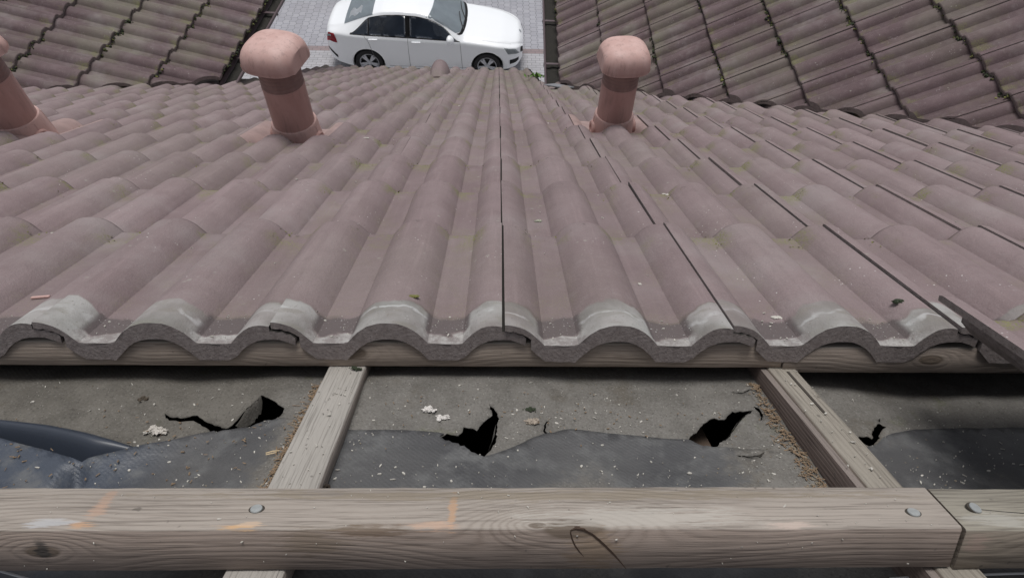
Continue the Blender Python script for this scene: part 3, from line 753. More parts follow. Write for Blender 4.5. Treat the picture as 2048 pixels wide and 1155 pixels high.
def edge_v(u): return float(np.interp(u, [e[0] for e in EDGE], [e[1] for e in EDGE]))
def pocket(u, v):                    # the sheet drops into a pocket by the frame edge
    cu, cv = on_w(120, 990, -.05); return math.exp(-(((u - cu) / .11) ** 2 + ((v - cv) / .07) ** 2))
FOLD = [on_w(px, py, -.03) for px, py in ((-200, 868), (-60, 870), (60, 885), (150, 905), (260, 925))]
FC = [on_mem(px, py) for px, py in ((-700, 830), (-200, 842), (0, 848), (100, 857), (200, 878), (300, 905), (340, 925))]
def fold(u, v):                      # how far inside the clean strip that dips under the lapped sheet
    if u > FC[-1][0]: return 0
    return sm(.0, .007, float(np.interp(u, [q[0] for q in FC], [q[1] for q in FC])) - v)
def fold2(u, v):                     # rounded roll of sheet along the clean strip
    if u > FC[-1][0]: return 0
    return math.exp(-((v - float(np.interp(u, [q[0] for q in FC], [q[1] for q in FC])) + .012) / .022) ** 2) * sm(FC[-1][0], FC[-1][0] - .12, u)
CR = on_mem(168, 936)
def crease(u, v): return math.exp(-((u - CR[0] - .06 * (CR[1] - v)) / .010) ** 2) * sm(-.005, .02, CR[1] - v) * sm(.10, .04, CR[1] - v)
def sheet(name, pts, cons, keep, hfun, dfun, label):
    n0 = len(pts); verts = [Vector(p) for p in pts]; edges = []
    for poly, closed in cons:
        b0 = len(verts); verts += [Vector(p) for p in poly]; m = len(poly)
        edges += [(b0 + i, b0 + (i + 1) % m) for i in range(m if closed else m - 1)]
    vo, eo, fo = delaunay_2d_cdt(verts, edges, [], 0, 1e-5)[:3]
    me = bpy.data.meshes.new(name); fs = []
    for f in fo:
        c = sum((vo[i] for i in f), Vector((0, 0))) / len(f)
        if keep(c): fs.append(f)
    used = sorted({i for f in fs for i in f}); mp = {i: k for k, i in enumerate(used)}
    me.from_pydata([(vo[i].x, vo[i].y, hfun(vo[i].x, vo[i].y)) for i in used], [], [[mp[i] for i in f] for f in fs])
    at = me.attributes.new('dirt', 'FLOAT', 'POINT')
    for k, i in enumerate(used): at.data[k].value = dfun(vo[i].x, vo[i].y)
    me.materials.append(M_UND)
    for p in me.polygons: p.use_smooth = True
    me.update()
    if me.polygons[0].normal.z < 0: me.flip_normals()
    o = bpy.data.objects.new(name, me); COL.objects.link(o); o.matrix_world = ROOF
    sf = o.modifiers.new('thick', 'SOLIDIFY'); sf.thickness = .0016; sf.offset = -1
    tag(o, label, 'underlay'); return o
U_A, U_B = -1.75, 1.75
def grid(va, vb, step):
    out = []
    for i in range(int((U_B - U_A) / step) + 1):
        for j in range(int((vb - va) / step) + 1):
            p = (U_A + i * step + rnd.uniform(-.3, .3) * step, va + j * step + rnd.uniform(-.3, .3) * step)
            if -.82 < p[0] < .86 or (i % 3 == 0 and j % 3 == 0): out.append(p)
    return out
def curl(u, v): d = edist((u, v), TP) if -.6 < u < .65 and .5 < v < .76 else 9; return math.exp(-(d / .012) ** 2)
def h_far(u, v):
    return mem(u, v) - .050 * fold(u, v) + curl(u, v) * .006 * noise.noise(Vector((u * 40, v * 40, 8)))
def d_far(u, v): return 1.0
gp = grid(.47, 1.02, .0085)
far = sheet('underlay_sheet', gp + [(U_A, .44), (U_B, .44), (U_A, 1.05), (U_B, 1.05)], [(t, True) for t in TP], lambda c: not any(inside(c, t) for t in TP) and not (c.y < edge_v(c.x) - .06), h_far, d_far,
            'dusty grey roof underlay sheet with torn holes, under the first tile course')
gp = [p for p in grid(-.35, .75, .0085) if p[1] < edge_v(p[0]) - .002]
E2 = [(u_, edge_v(u_) + .0006 * noise.noise(Vector((u_ * 90, 1, 1)))) for u_ in np.arange(U_A, U_B, .006)]
def h_near(u, v): return mem(u, v) + curl(u, v) * .005 * noise.noise(Vector((u * 40, v * 40, 8))) + .0014 - .030 * crease(u, v) + .0012 * sm(.03, 0, edge_v(u) - v) + .010 * sm(-.30, -.45, u) * sm(.05, 0, edge_v(u) - v)
def d_near(u, v):
    d = .16 + .35 * sm(.0, .6, noise.noise(Vector((u * 6, v * 7, 5)))) + .5 * math.exp(-((u + .245) / .03) ** 2) + .6 * sm(.20, .34, u) * sm(.42, .36, u)
    return d
near = sheet('underlay_sheet', gp, [(E2, False)] + [(t, True) for t in TP], lambda c: c.y < edge_v(c.x) and not any(inside(c, t) for t in TP), h_near, d_near,
             'clean bluish black roof underlay sheet lapped over the dusty one, behind the long batten')
def top_h(u, v): return (h_near(u, v) if v < edge_v(u) else h_far(u, v))

bm = bmesh.new(); rows_ = []
for i in range(91):
    u = U_A + (FC[-1][0] - U_A) * i / 90; v0 = float(np.interp(u, [q[0] for q in FC], [q[1] for q in FC])); v1 = min(v0, edge_v(u) - .012); r_ = []
    fade = sm(FC[-1][0], FC[-1][0] - .10, u)
    for j in range(25):
        f = j / 24; v = v0 + .004 + (v1 - v0 - .004) * f
        bulge = .013 * fade * math.sin(math.pi * min(1, f * 1.9)) if f < .53 else 0
        drop = .034 * fade * sm(.30, .85, f)
        r_.append(bm.verts.new((u, v, mem(u, v0) * (1 - f) + mem(u, v1) * f + .0005 + bulge - drop - .004 * (1 - fade))))
    rows_.append(r_)
for a, c in zip(rows_, rows_[1:]):
    for j in range(24): bm.faces.new((a[j], a[j + 1], c[j + 1], c[j]))
bmesh.ops.recalc_face_normals(bm, faces=bm.faces)
if sum(f.normal.z for f in bm.faces) < 0: bmesh.ops.reverse_faces(bm, faces=bm.faces)
part('rolled_fold', bm, plain('clean_sheet', (.030, .037, .052), .40, spec=.5, var=.25, scale=9), far, sharp=180)
# torn flaps folding down into the holes
def flap(parent, edge_px, depth, inward, n=9):
    pts = [on_mem(px, py) for px, py in edge_px]; P = []
    seg = []; 
    for a, c in zip(pts, pts[1:]): seg += [Vector((a[0] + (c[0] - a[0]) * i / n, a[1] + (c[1] - a[1]) * i / n)) for i in range(n)]
    seg.append(Vector(pts[-1])); L = len(seg); bm = bmesh.new(); rows_ = []
    for i, q in enumerate(seg):
        t = i / (L - 1); k = math.sin(math.pi * t) ** .6 * (1 + .35 * noise.noise(Vector((t * 9, depth * 100, 1)))); h0 = h_far(q.x, q.y) - .0008; r_ = []
        for j in range(6):
            f = j / 5; r_.append(bm.verts.new((q.x + inward[0] * k * f, q.y + inward[1] * k * f, h0 - depth * k * (f ** 1.5) + .002 * f * noise.noise(Vector((t * 14, f * 3, 2))))))
        rows_.append(r_)
    for a, c in zip(rows_, rows_[1:]):
        for j in range(5): bm.faces.new((a[j], c[j], c[j + 1], a[j + 1]))
    bmesh.ops.recalc_face_normals(bm, faces=bm.faces)
    if sum(f.normal.z for f in bm.faces) < 0: bmesh.ops.reverse_faces(bm, faces=bm.faces)
    o = part('torn_flap', bm, M_UND, parent); at = o.data.attributes.new('dirt', 'FLOAT', 'POINT')
    for i in range(len(o.data.vertices)): at.data[i].value = .75
flap(far, [(470, 846), (490, 822), (507, 804), (522, 791)], .020, (.006, .001))
flap(far, [(1450, 875), (1470, 852), (1485, 836), (1500, 825)], .018, (-.008, -.004))
flap(far, [(992, 850), (989, 872), (978, 895)], .016, (-.004, .0))
# ------------------------------------------------------------------ house under the roof: keeps the attic dark
hr = empty('house', Matrix.Translation((0, 2.5, 0))); tag(hr, 'house under the opened tile roof with a dark attic behind the tears', 'house'); inv = hr.matrix_world.inverted()
def hpart(name, pts, mat, thick=0):
    bm = bmesh.new(); f = bm.faces.new([bm.verts.new(inv @ Vector(p)) for p in pts])
    if thick:
        ret = bmesh.ops.extrude_face_region(bm, geom=[f]); f.normal_update(); bmesh.ops.translate(bm, verts=[v for v in ret['geom'] if isinstance(v, bmesh.types.BMVert)], vec=-f.normal * thick)
        bmesh.ops.recalc_face_normals(bm, faces=bm.faces)
    part(name, bm, mat, hr, smooth=False)
VE = V1 + 17 * GA
e1 = RW(0, VE - .03, -.05); rg = RW(0, -.36, -.055)
hpart('roof_deck', [RW(-4.4, .98, -.075), RW(4.4, .98, -.075), RW(4.4, VE - .06, -.075), RW(-4.4, VE - .06, -.075)], M_DKWOOD, .02)
hpart('back_slope', [(-4.4, rg.y, rg.z), (4.4, rg.y, rg.z), (4.4, rg.y - 5, rg.z - 2.9), (-4.4, rg.y - 5, rg.z - 2.9)], M_TILE)
zf = RW(0, .6, -.36).z
hpart('attic_floor', [(-4.3, rg.y - 4, zf - .5), (4.3, rg.y - 4, zf - .5), (4.3, RW(0, 1.5, 0).y, zf - .5), (-4.3, RW(0, 1.5, 0).y, zf - .5)], M_INSUL)
ze = e1.z - .25
for q in ([(-4.3, e1.y - .5, 0), (4.3, e1.y - .5, 0), (4.3, e1.y - .5, ze), (-4.3, e1.y - .5, ze)],
          [(-4.3, rg.y - 4.5, 0), (4.3, rg.y - 4.5, 0), (4.3, rg.y - 4.5, ze), (-4.3, rg.y - 4.5, ze)],
          [(-4.3, rg.y - 4.5, 0), (-4.3, e1.y - .5, 0), (-4.3, e1.y - .5, ze), (-4.3, rg.y, rg.z - .05), (-4.3, rg.y - 4.5, ze)],
          [(4.3, rg.y - 4.5, 0), (4.3, e1.y - .5, 0), (4.3, e1.y - .5, ze), (4.3, rg.y, rg.z - .05), (4.3, rg.y - 4.5, ze)]):
    hpart('wall', q, M_PLAST)
hpart('underlay_margin', [RW(1.74, -.36, -.06), RW(4.4, -.36, -.06), RW(4.4, 1.0, -.06), RW(1.74, 1.0, -.06)], M_BLACK)
hpart('underlay_margin', [RW(-4.4, -.36, -.06), RW(-1.74, -.36, -.06), RW(-1.74, 1.0, -.06), RW(-4.4, 1.0, -.06)], M_BLACK)
# an old rafter seen dimly through one tear
bm = bmesh.new(); box(bm, .20, .27, .3, 1.0, -.19, -.075)
tag(mobj('rafter', bm, M_DKWOOD, ROOF, smooth=False), 'dark rafter just visible inside the tear beside the narrow counter batten', 'rafter')

# ------------------------------------------------------------------ vents
def vent(col, row, px_x, px_top, px_capb, label, half=0):
    """Plastic vent pipe with a hood, standing plumb on its own pink base tile."""
    vh = V1 + (row - 1) * GA - TL
    mwt = ROOF @ Matrix.Translation((col * TW, vh, .0361)) @ tilt
    vc = vh + .205
    uc, wc = on_v(px_x[0], px_x[1], vc)
    base = RW(uc, vc, .045)
    mw = Matrix.Translation(base); root = empty('roof_vent', mw); tag(root, label, 'roof vent', 'pink roof vents'); inv = mw.inverted()
    # base tile: bare pink copy of the tile with a domed upstand
    bm = bmesh.new(); bm.from_mesh(ME_TILE)
    for f in bm.faces: f.material_index = 0
    bmesh.ops.transform(bm, matrix=inv @ mwt, verts=bm.verts)
    part('base_tile', bm, M_BASE, root)
    # metres up from the base for the hood, from the picture heights
    def hgt(py):
        lo, hi = 0, 1.2
        for _ in range(40):
            m = (lo + hi) / 2
            if to_px(base + upz * m)[1] > py: lo = m
            else: hi = m
        return lo
    zt, zb = hgt(px_top), hgt(px_capb)
    return root, base, zt, zb, inv
def vent_build(root, zt, zb, yaw, R=.0700, RC=.0970, flat=(1, 1)):
    rz = Matrix.Rotation(yaw, 4, 'Z')
    # swivel collar
    bm = bmesh.new(); lathe(bm, [(R * 1.32, -.06), (R * 1.25, .0), (R * 1.17, .055), (R * 1.13, .085), (R * 1.09, .092), (R * 1.0, .0925)], 40, caps=False)
    for a in np.linspace(0, 2 * math.pi, 7)[:-1]:
        tube(bm, [(R * 1.25 * math.cos(a), R * 1.25 * math.sin(a), -.005), (R * 1.135 * math.cos(a), R * 1.135 * math.sin(a), .085)], .0012, 5)
    part('collar', bm, M_CAP, root, rz)
    for sx in (-1, 1):
        bm = bmesh.new(); lathe(bm, [(.030, 0), (.030, .010), (.026, .014), (.015, .014), (.013, .010), (.0001, .010)], 24)
        part('pivot', bm, M_PIPE, root, rz @ Matrix.Translation((sx * R * 1.10, -.004, .03)) @ Matrix.Rotation(sx * math.pi / 2, 4, 'Y'))
    bm = bmesh.new(); zn = zb - .012
    lathe(bm, [(R * 1.02, .03), (R * 1.0, .09), (R * .985, zn - .085), (R * 1.0, zn - .084), (R * 1.0, zn - .076), (R * .96, zn - .074)], 40, caps=False)
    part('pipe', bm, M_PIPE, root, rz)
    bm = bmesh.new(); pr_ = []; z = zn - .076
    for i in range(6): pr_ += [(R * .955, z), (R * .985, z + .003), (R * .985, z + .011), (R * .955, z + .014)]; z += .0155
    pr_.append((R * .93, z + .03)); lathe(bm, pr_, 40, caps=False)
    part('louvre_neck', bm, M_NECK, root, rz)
    # hood: dome cut by flat cheeks left and right
    Hh = zt - zb + .006
    def shp(p):
        # superellipse plan, flat cheeks at +-x
        a = math.atan2(p.y, p.x); r = math.hypot(p.x, p.y)
        if r < 1e-6: return p
        k = (abs(math.cos(a)) ** 2.9 + abs(math.sin(a)) ** 2.9) ** (-1 / 2.9); p = Vector((p.x * k, p.y * k, p.z))
        zz = (p.z - zb) / Hh
        xc = RC * (.93 - .06 * zz)
        if abs(p.x) > xc: p.x = math.copysign(xc, p.x)
        if abs(p.x) >= xc * .999 and zz < .12: p.z += -.004
        return p
    prf = []
    for t in np.linspace(0, 1, 16):
        ang = t * math.pi / 2; rr = RC * max(0, math.cos(ang)) ** .52
        prf.append((max(rr, .0002), zb + Hh * (math.sin(ang) ** .90)))
    prf = [(RC * .93, zb + .012), (RC * .95, zb - .004), (RC * 1.012, zb - .004), (RC * 1.014, zb + .0045)] + prf
    bm = bmesh.new(); lathe(bm, prf, 72, shape=shp, caps=False)
    lathe(bm, [(RC * .90, zb + .012), (.001, zb + .012)], 72, shape=shp, caps=False)
    bmesh.ops.recalc_face_normals(bm, faces=bm.faces)
    h = part('hood', bm, M_CAP, root, rz, sharp=28)
    bm = bmesh.new(); lathe(bm, [(.006, 0), (.005, .0025), (.001, .003)], 14, caps=False)
    part('hood_screw', bm, M_CAP, h, Matrix.Translation((0, -.012, zt - .002)))
r_, ba, zt, zb, _ = vent(1, 6, (1223, 250), 90, 124, 'pink roof vent with one white dropping on its hood, beside the car\'s front'); vent_build(r_, zt, zb, .10)
DROP = ba + upz * zt
r_, ba, zt, zb, _ = vent(-3, 5, (598, 262), 81, 118, 'pink roof vent standing in front of the car\'s boot'); vent_build(r_, zt, zb, -.25)
r_, ba, zt, zb, _ = vent(-6, 5, (50, 240), 78, 106, 'pink roof vent half cut off by the edge of the photo'); vent_build(r_, zt, zb, -.35)
bm = bmesh.new(); lump(bm, (0, 0, 0), .007, .6, 2, 2, .45)
tag(mobj('bird_dropping', bm, M_FLAKE, Matrix.Translation(DROP + Vector((.002, -.018, .0005)))), 'white bird dropping on top of the vent hood', 'dropping')

# hump of a ventilation tile on the eaves course
u, v = on_w(880, 138, .12); P = RW(u, v, .075)
bm = bmesh.new(); n = 16; rings = []
for j in range(7):
    t = j / 6; y = .02 - .34 * t; R_ = .092 * (1 - .35 * t); Hh = .145 * (1 - .85 * t ** 1.2)
    rings.append([bm.verts.new((R_ * math.cos(math.pi * i / n), y, max(0, Hh * math.sin(math.pi * i / n)) - .02)) for i in range(n + 1)])
for a, c in zip(rings, rings[1:]):
    for i in range(n): bm.faces.new((a[i], a[i + 1], c[i + 1], c[i]))
bm.faces.new(rings[0]); bm.faces.new(rings[-1][::-1]); bmesh.ops.recalc_face_normals(bm, faces=bm.faces)
mwv = MR.to_4x4(); mwv.translation = P
tag(mobj('vent_hood', bm, M_TILE, mwv), 'rounded tile hood bulging above the eaves in front of the car door', 'tile vent')

# lead scrap at the mouth of the valley
bm = bmesh.new(); q = on_w(1117, 168, .095); box(bm, -.05, .05, -.12, .12, -.006, .004, bev=.002)
for v_ in bm.verts: v_.co.z += .012 * noise.noise(v_.co * 20)
tag(mobj('lead_flashing', bm, M_LEAD, ROOF @ Matrix.Translation((q[0], q[1], .082)) @ Matrix.Rotation(.5, 4, 'Z')), 'grey lead flashing scrap at the mouth of the valley below the gutter end', 'flashing')

# tile lying askew at the edge of the photo
a = on_w(1877, 587, .128); c = on_w(2048, 702, .128); da = Vector((a[0] - c[0], a[1] - c[1], 0)).normalized()
xa = Vector((da.y, -da.x, 0)); Mx = Matrix(((xa.x, da.x, 0, 0), (xa.y, da.y, 0, 0), (0, 0, 1, 0), (0, 0, 0, 1)))
Pz = Vector((a[0], a[1], .128 - AMP)) - da * TL
mw = ROOF @ Matrix.Translation(Pz) @ Mx
bm = tile_bm(nseg=6); bm.verts.ensure_lookup_table()
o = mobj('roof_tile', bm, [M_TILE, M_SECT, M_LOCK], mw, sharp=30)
tag(o, 'loose tile lying askew across the first course, at the edge of the photo', 'roof tile')

# ------------------------------------------------------------------ debris
def place_flakes(bm, n, region, hf, smin, smax, thick=.0007, elong=(1, 2.6), normal=None):
    for _ in range(n):
        u, v = region(); w = hf(u, v)
        if w is None: continue
        s = smin * (smax / smin) ** (rnd.random() ** 2.2); e = rnd.uniform(*elong)
        m = Matrix.Translation((u, v, w + thick)) @ Matrix.Rotation(rnd.uniform(0, 6.3), 4, 'Z') @ Matrix.Rotation(rnd.uniform(-.5, .5), 4, 'X') @ Matrix.Rotation(rnd.uniform(-.4, .4), 4, 'Y')
        k = [(-1, -.6), (-.3, -1), (.8, -.7), (1, .3), (.2, 1), (-.8, .6)]
        t = [bm.verts.new(m @ Vector((a * s * e * rnd.uniform(.7, 1.1), c_ * s * rnd.uniform(.6, 1.1), thick * rnd.uniform(.5, 1.5)))) for a, c_ in k]
        bb_ = [bm.verts.new(v_.co + Vector((0, 0, -thick * 1.8))) for v_ in t]
        bm.faces.new(t)
        for i in range(6): bm.faces.new((t[i], bb_[i], bb_[(i + 1) % 6], t[(i + 1) % 6]))
def sheet_region():
    while True:
        u, v = rnd.uniform(-.62, .72), rnd.uniform(.47, .765)
        if -.235 < u < -.178 or .345 < u < .41: continue
        if any(inside((u, v), t) for t in TP): continue
        d = .5 + .8 * noise.noise(Vector((u * 9, v * 12, 4)))
        if u < -.45: d *= .7
        if rnd.random() < d: return u, v
bm = bmesh.new(); place_flakes(bm, 950, sheet_region, top_h, .0003, .0015)
place_flakes(bm, 60, lambda: (rnd.uniform(-.14, .30), rnd.uniform(.47, .62)), top_h, .0006, .0019)
place_flakes(bm, 55, lambda: (rnd.gauss(.05, .3), rnd.uniform(FB0 + .003, FB1 - .003)), lambda u, v: BH + .0001 if -.6 < u < .7 else None, .0003, .0009, .0004)
place_flakes(bm, 45, lambda: (rnd.uniform(-.228, -.185), rnd.uniform(.48, .76)), lambda u, v: 0.0, .0004, .0012)
place_flakes(bm, 25, lambda: (rnd.uniform(.36, .40), rnd.uniform(.48, .76)), lambda u, v: 0.0004, .0005, .0016)
place_flakes(bm, 26, lambda: (rnd.uniform(-.5, .5), FB0 - .0006), lambda u, v: rnd.uniform(.003, .04), .0003, .0007, .0004)
tag(mobj('pale_flakes', bm, M_FLAKE, ROOF, smooth=False), 'pale mineral flakes scattered over the underlay sheets and battens', 'debris', kind='stuff')
# chips on the tiles
def tile_top(u, v):
    r = max(1, math.ceil((v - V1) / GA - 1e-6) + 1) if v > V1 else 1
    vh = V1 + (r - 1) * GA - TL; return .0361 + (v - vh) * math.tan(TILT) + sprof(u % TW)
def hollow():
    k = rnd.randint(-7, 6); u = k * .15 + .075 + rnd.gauss(0, .012); v = rnd.uniform(.77, 4.6) ** 1.0
    return u, v
bm = bmesh.new(); place_flakes(bm, 120, hollow, lambda u, v: tile_top(u, v) + .0004, .0007, .0030, .0008)
place_flakes(bm, 70, lambda: (rnd.randint(-5, 6) * .15 + .075 + rnd.gauss(0, .013), .815 + rnd.gauss(0, .012)), lambda u, v: tile_top(u, v) + .0003, .0004, .0016)
place_flakes(bm, 60, lambda: (rnd.randint(-5, 6) * .15 + .075 + rnd.gauss(0, .012), .768 + abs(rnd.gauss(0, .008))), lambda u, v: tile_top(u, v) + .0003, .0004, .0013)
tag(mobj('pale_chips', bm, M_FLAKE, ROOF, smooth=False), 'pale chips and grit lying in the hollows of the main roof tiles', 'debris', kind='stuff')
# brown needles along the counter battens
def needles(bm, n, reg, l0, l1):
    for _ in range(n):
        u, v = reg()
        if any(inside((u, v), t) for t in TP): continue
        w = top_h(u, v) + rnd.uniform(.0005, .004); L = rnd.uniform(l0, l1); a = rnd.uniform(0, 6.3); t = rnd.uniform(-.3, .4)
        d = Vector((math.cos(a) * math.cos(t), math.sin(a) * math.cos(t), math.sin(t))) * L
        r = rnd.uniform(.0003, .0009); tube(bm, [Vector((u, v, w)) - d / 2, Vector((u, v, w)) + d / 2], r, 4)
bm = bmesh.new()
needles(bm, 420, lambda: (-.2365 - abs(rnd.gauss(0, .006)), rnd.uniform(.50, .75)), .002, .010)
def rdeb():
    v = rnd.uniform(.50, .765)
    while noise.noise(Vector((v * 26, 7.7, 0))) + rnd.uniform(-.35, .35) < -.02: v = rnd.uniform(.50, .765)
    return .3505 - .018 * (v - .63) - abs(rnd.gauss(0, .008)), v
needles(bm, 330, rdeb, .0015, .010)
needles(bm, 120, lambda: (rnd.uniform(-.62, -.28), rnd.gauss(.63, .035)), .001, .005)
needles(bm, 70, lambda: (rnd.uniform(-.15, .30), rnd.gauss(.69, .025)), .001, .004)
tag(mobj('dry_needles', bm, M_NEEDLE, ROOF, smooth=False), 'brown needles and crumbs heaped along the counter battens', 'debris', kind='stuff')
bm = bmesh.new()
def grit(bm, n, reg, s0, s1):
    for _ in range(n):
        u, v = reg(); s = rnd.uniform(s0, s1)
        if any(inside((u, v), t) for t in TP): continue
        ret = bmesh.ops.create_icosphere(bm, subdivisions=1, radius=s, matrix=Matrix.Translation((u, v, top_h(u, v) + s * .5)) @ Matrix.Diagonal((rnd.uniform(.6, 1.5), rnd.uniform(.6, 1.5), .7, 1)))
grit(bm, 160, lambda: (-.2370 - abs(rnd.gauss(0, .007)), rnd.uniform(.50, .76)), .0006, .0018)
grit(bm, 190, rdeb, .0006, .0020)
grit(bm, 170, sheet_region, .0004, .0011)
tag(mobj('grey_grit', bm, plain('grit', (.20, .17, .13), .95, var=.5, scale=300), ROOF), 'grey brown grit strewn on the underlay sheets', 'debris', kind='stuff')

# fluffs of mineral wool and other single bits
def bit(name, px, py, w, r, mat, label, cat, amp=.6, n=5, flat=.6, absw=None):
    u, v = on_w(px, py, w); bm = bmesh.new()
    for i in range(n * 5): lump(bm, (rnd.gauss(0, r * .55), rnd.gauss(0, r * .38), r * .08 + abs(rnd.gauss(0, r * .14))), r * rnd.uniform(.14, .42), amp * 1.5, 2.8, 2, flat * .8, seed=i + px)
    ww = top_h(u, v) if absw is None else absw
    o = mobj(name, bm, mat, ROOF @ Matrix.Translation((u, v, ww)), smooth=False); tag(o, label, cat); return o
M_WOOLW = plain('wool_pale', (.66, .63, .60), .98, var=.35, scale=320, bump=.7)
bit('wool_tuft', 858, 842, -.04, .0085, M_WOOLW, 'white wool tuft just uphill of the triangular tear, larger of the pair', 'wool tuft')
bit('wool_tuft', 886, 853, -.04, .0075, M_WOOLW, 'white wool tuft touching the corner of the triangular tear', 'wool tuft')
bit('wool_tuft', 314, 868, -.05, .0100, M_WOOL, 'grey wool tuft on the dusty sheet below the long crack', 'wool tuft')
bit('wool_tuft', 1064, 856, -.045, .0075, plain('wool_tan', (.33, .28, .23), .98, var=.4, scale=300, bump=.6), 'tan wool tuft beside the small hook shaped tear', 'wool tuft')
bit('dirt_clump', 1060, 838, -.045, .0065, M_DKMOSS, 'dark dirt clump behind the tan wool tuft', 'dirt clump', flat=.3)
bit('wool_tuft', 882, 748, -.04, .0050, M_WOOLW, 'small white crumb under the first batten near its middle', 'wool tuft', n=3)
bit('dirt_clump', 292, 822, -.05, .0060, plain('dirt_brown', (.07, .055, .04), .95, var=.5, scale=200, bump=.5), 'brown dirt clump at the start of the long crack', 'dirt clump', flat=.4)
def on_tiles(px, py):
    w = .06
    for _ in range(6):
        u, v = on_w(px, py, w); w = tile_top(u, v)
    return u, v, w
def tbit(name, px, py, r, mat, label, cat, n=4, flat=.5, amp=.6):
    u, v, w = on_tiles(px, py); bm = bmesh.new()
    for i in range(n): lump(bm, (rnd.gauss(0, r * .6), rnd.gauss(0, r * .4), r * .2), r * rnd.uniform(.5, .8), amp, 2.4, 3, flat, seed=i + px)
    return tag(mobj(name, bm, mat, ROOF @ Matrix.Translation((u, v, w)), smooth=False), label, cat)
u, w = on_v(1404, 679, .768); bm = bmesh.new()
for i in range(7): lump(bm, (rnd.uniform(-.009, .009), rnd.uniform(-.002, .004), rnd.uniform(-.002, .003)), rnd.uniform(.0035, .0055), .7, 2.5, 3, .7, seed=i)
tag(mobj('moss_clump', bm, M_LICH, ROOF @ Matrix.Translation((u, .768, w)), smooth=False), 'bright green moss clump hanging on the broken edge of a first course tile', 'moss')
tbit('lichen_scrap', 1074, 443, .006, plain('lichen_grey', (.33, .34, .27), .95, var=.6, scale=260, bump=.5), 'grey green lichen scrap in the hollow right of the straight joint', 'lichen')
tbit('moss_clump', 1787, 637, .007, M_DKMOSS, 'dark moss lump in a hollow near the tile lying askew', 'moss')
tbit('moss_clump', 826, 594, .0045, M_MOSSY, 'tiny yellow moss speck on top of a whitish tile head', 'moss', n=5)
bit('moss_clump', 712, 739, 0, .0055, M_DKMOSS, 'small dark green moss clump where the pale counter batten meets the tile batten', 'moss', absw=.001)
u, v, w = on_tiles(82, 597); bm = bmesh.new(); box(bm, -.012, .012, -.0025, .003, 0, .003, bev=.0008)
tag(mobj('tile_chip', bm, M_CAP, ROOF @ Matrix.Translation((u, v, w + .001)) @ Matrix.Rotation(.25, 4, 'Z')), 'pinkish tile splinter lying above the first course head', 'tile chip')
for px, py, lb in ((1427, 469, 'whitish flat scrap in a hollow at the lower edge of the first course'), (1552, 636, 'white dried dropping in a hollow beside a whitish tile head'), (1331, 389, 'small bright white scrap on the second course lower edge'), (735, 285, 'white scrap in a hollow two columns left of the straight joint')):
    u, v, w = on_tiles(px, py); bm = bmesh.new()
    for i in range(3): lump(bm, (rnd.gauss(0, .006), rnd.gauss(0, .002), .0005), .0045, .7, 2, 2, .25, seed=i + px)
    tag(mobj('pale_scrap', bm, M_FLAKE, ROOF @ Matrix.Translation((u, v, w + .0005)), smooth=False), lb, 'scrap')
# straw stick
u, v = on_w(548, 925, -.035); bm = bmesh.new(); tube(bm, [(-.007, -.001, .002), (.0, .001, .003), (.007, .003, .0025)], .0007, 6); tube(bm, [(-.006, -.004, .002), (.005, -.001, .003)], .0006, 6)
tag(mobj('straw_bit', bm, plain('straw', (.55, .43, .27), .8), ROOF @ Matrix.Translation((u, v, top_h(u, v) + .002))), 'short yellow straw against the pale counter batten', 'straw')
# cords along the lower frame edge
for pts, lb in (([(-40, 1132), (0, 1141), (40, 1152), (90, 1166)], 'thin white cord at the photo\'s bottom corner below the dark knot stain'), ([(1780, 1156), (1840, 1152), (1920, 1150), (1990, 1147), (2060, 1145), (2160, 1142)], 'thin white cord below the butt joint of the long batten')):
    bm = bmesh.new(); tube(bm, [(*on_w(px, py, -.026), -.026) for px, py in pts], .0011, 6); tag(mobj('cord', bm, M_CORD, ROOF), lb, 'cord')

# weed in the far hollow
u, v, w = on_tiles(1072, 158); bm = bmesh.new()
for i in range(26):
    a = rnd.uniform(0, 6.3); L = rnd.uniform(.025, .055); t = rnd.uniform(.35, 1.2); d = Vector((math.cos(a) * math.cos(t), math.sin(a) * math.cos(t), math.sin(t))); s = d.cross(Vector((0, 0, 1))).normalized()
    p0 = Vector((rnd.gauss(0, .035), rnd.gauss(0, .05), 0)); wd_ = L * .34
    q = [p0, p0 + d * L * .4 + s * wd_, p0 + d * L, p0 + d * L * .4 - s * wd_]
    f = bm.faces.new([bm.verts.new(p) for p in q])
    tube(bm, [p0 - Vector((0, 0, .004)), p0 + d * L * .4], .0012, 4)
tag(mobj('weed', bm, M_LEAF, ROOF @ Matrix.Translation((u, v, w)), smooth=False), 'bright green weed rooted in a far hollow near the gutter end', 'weed')

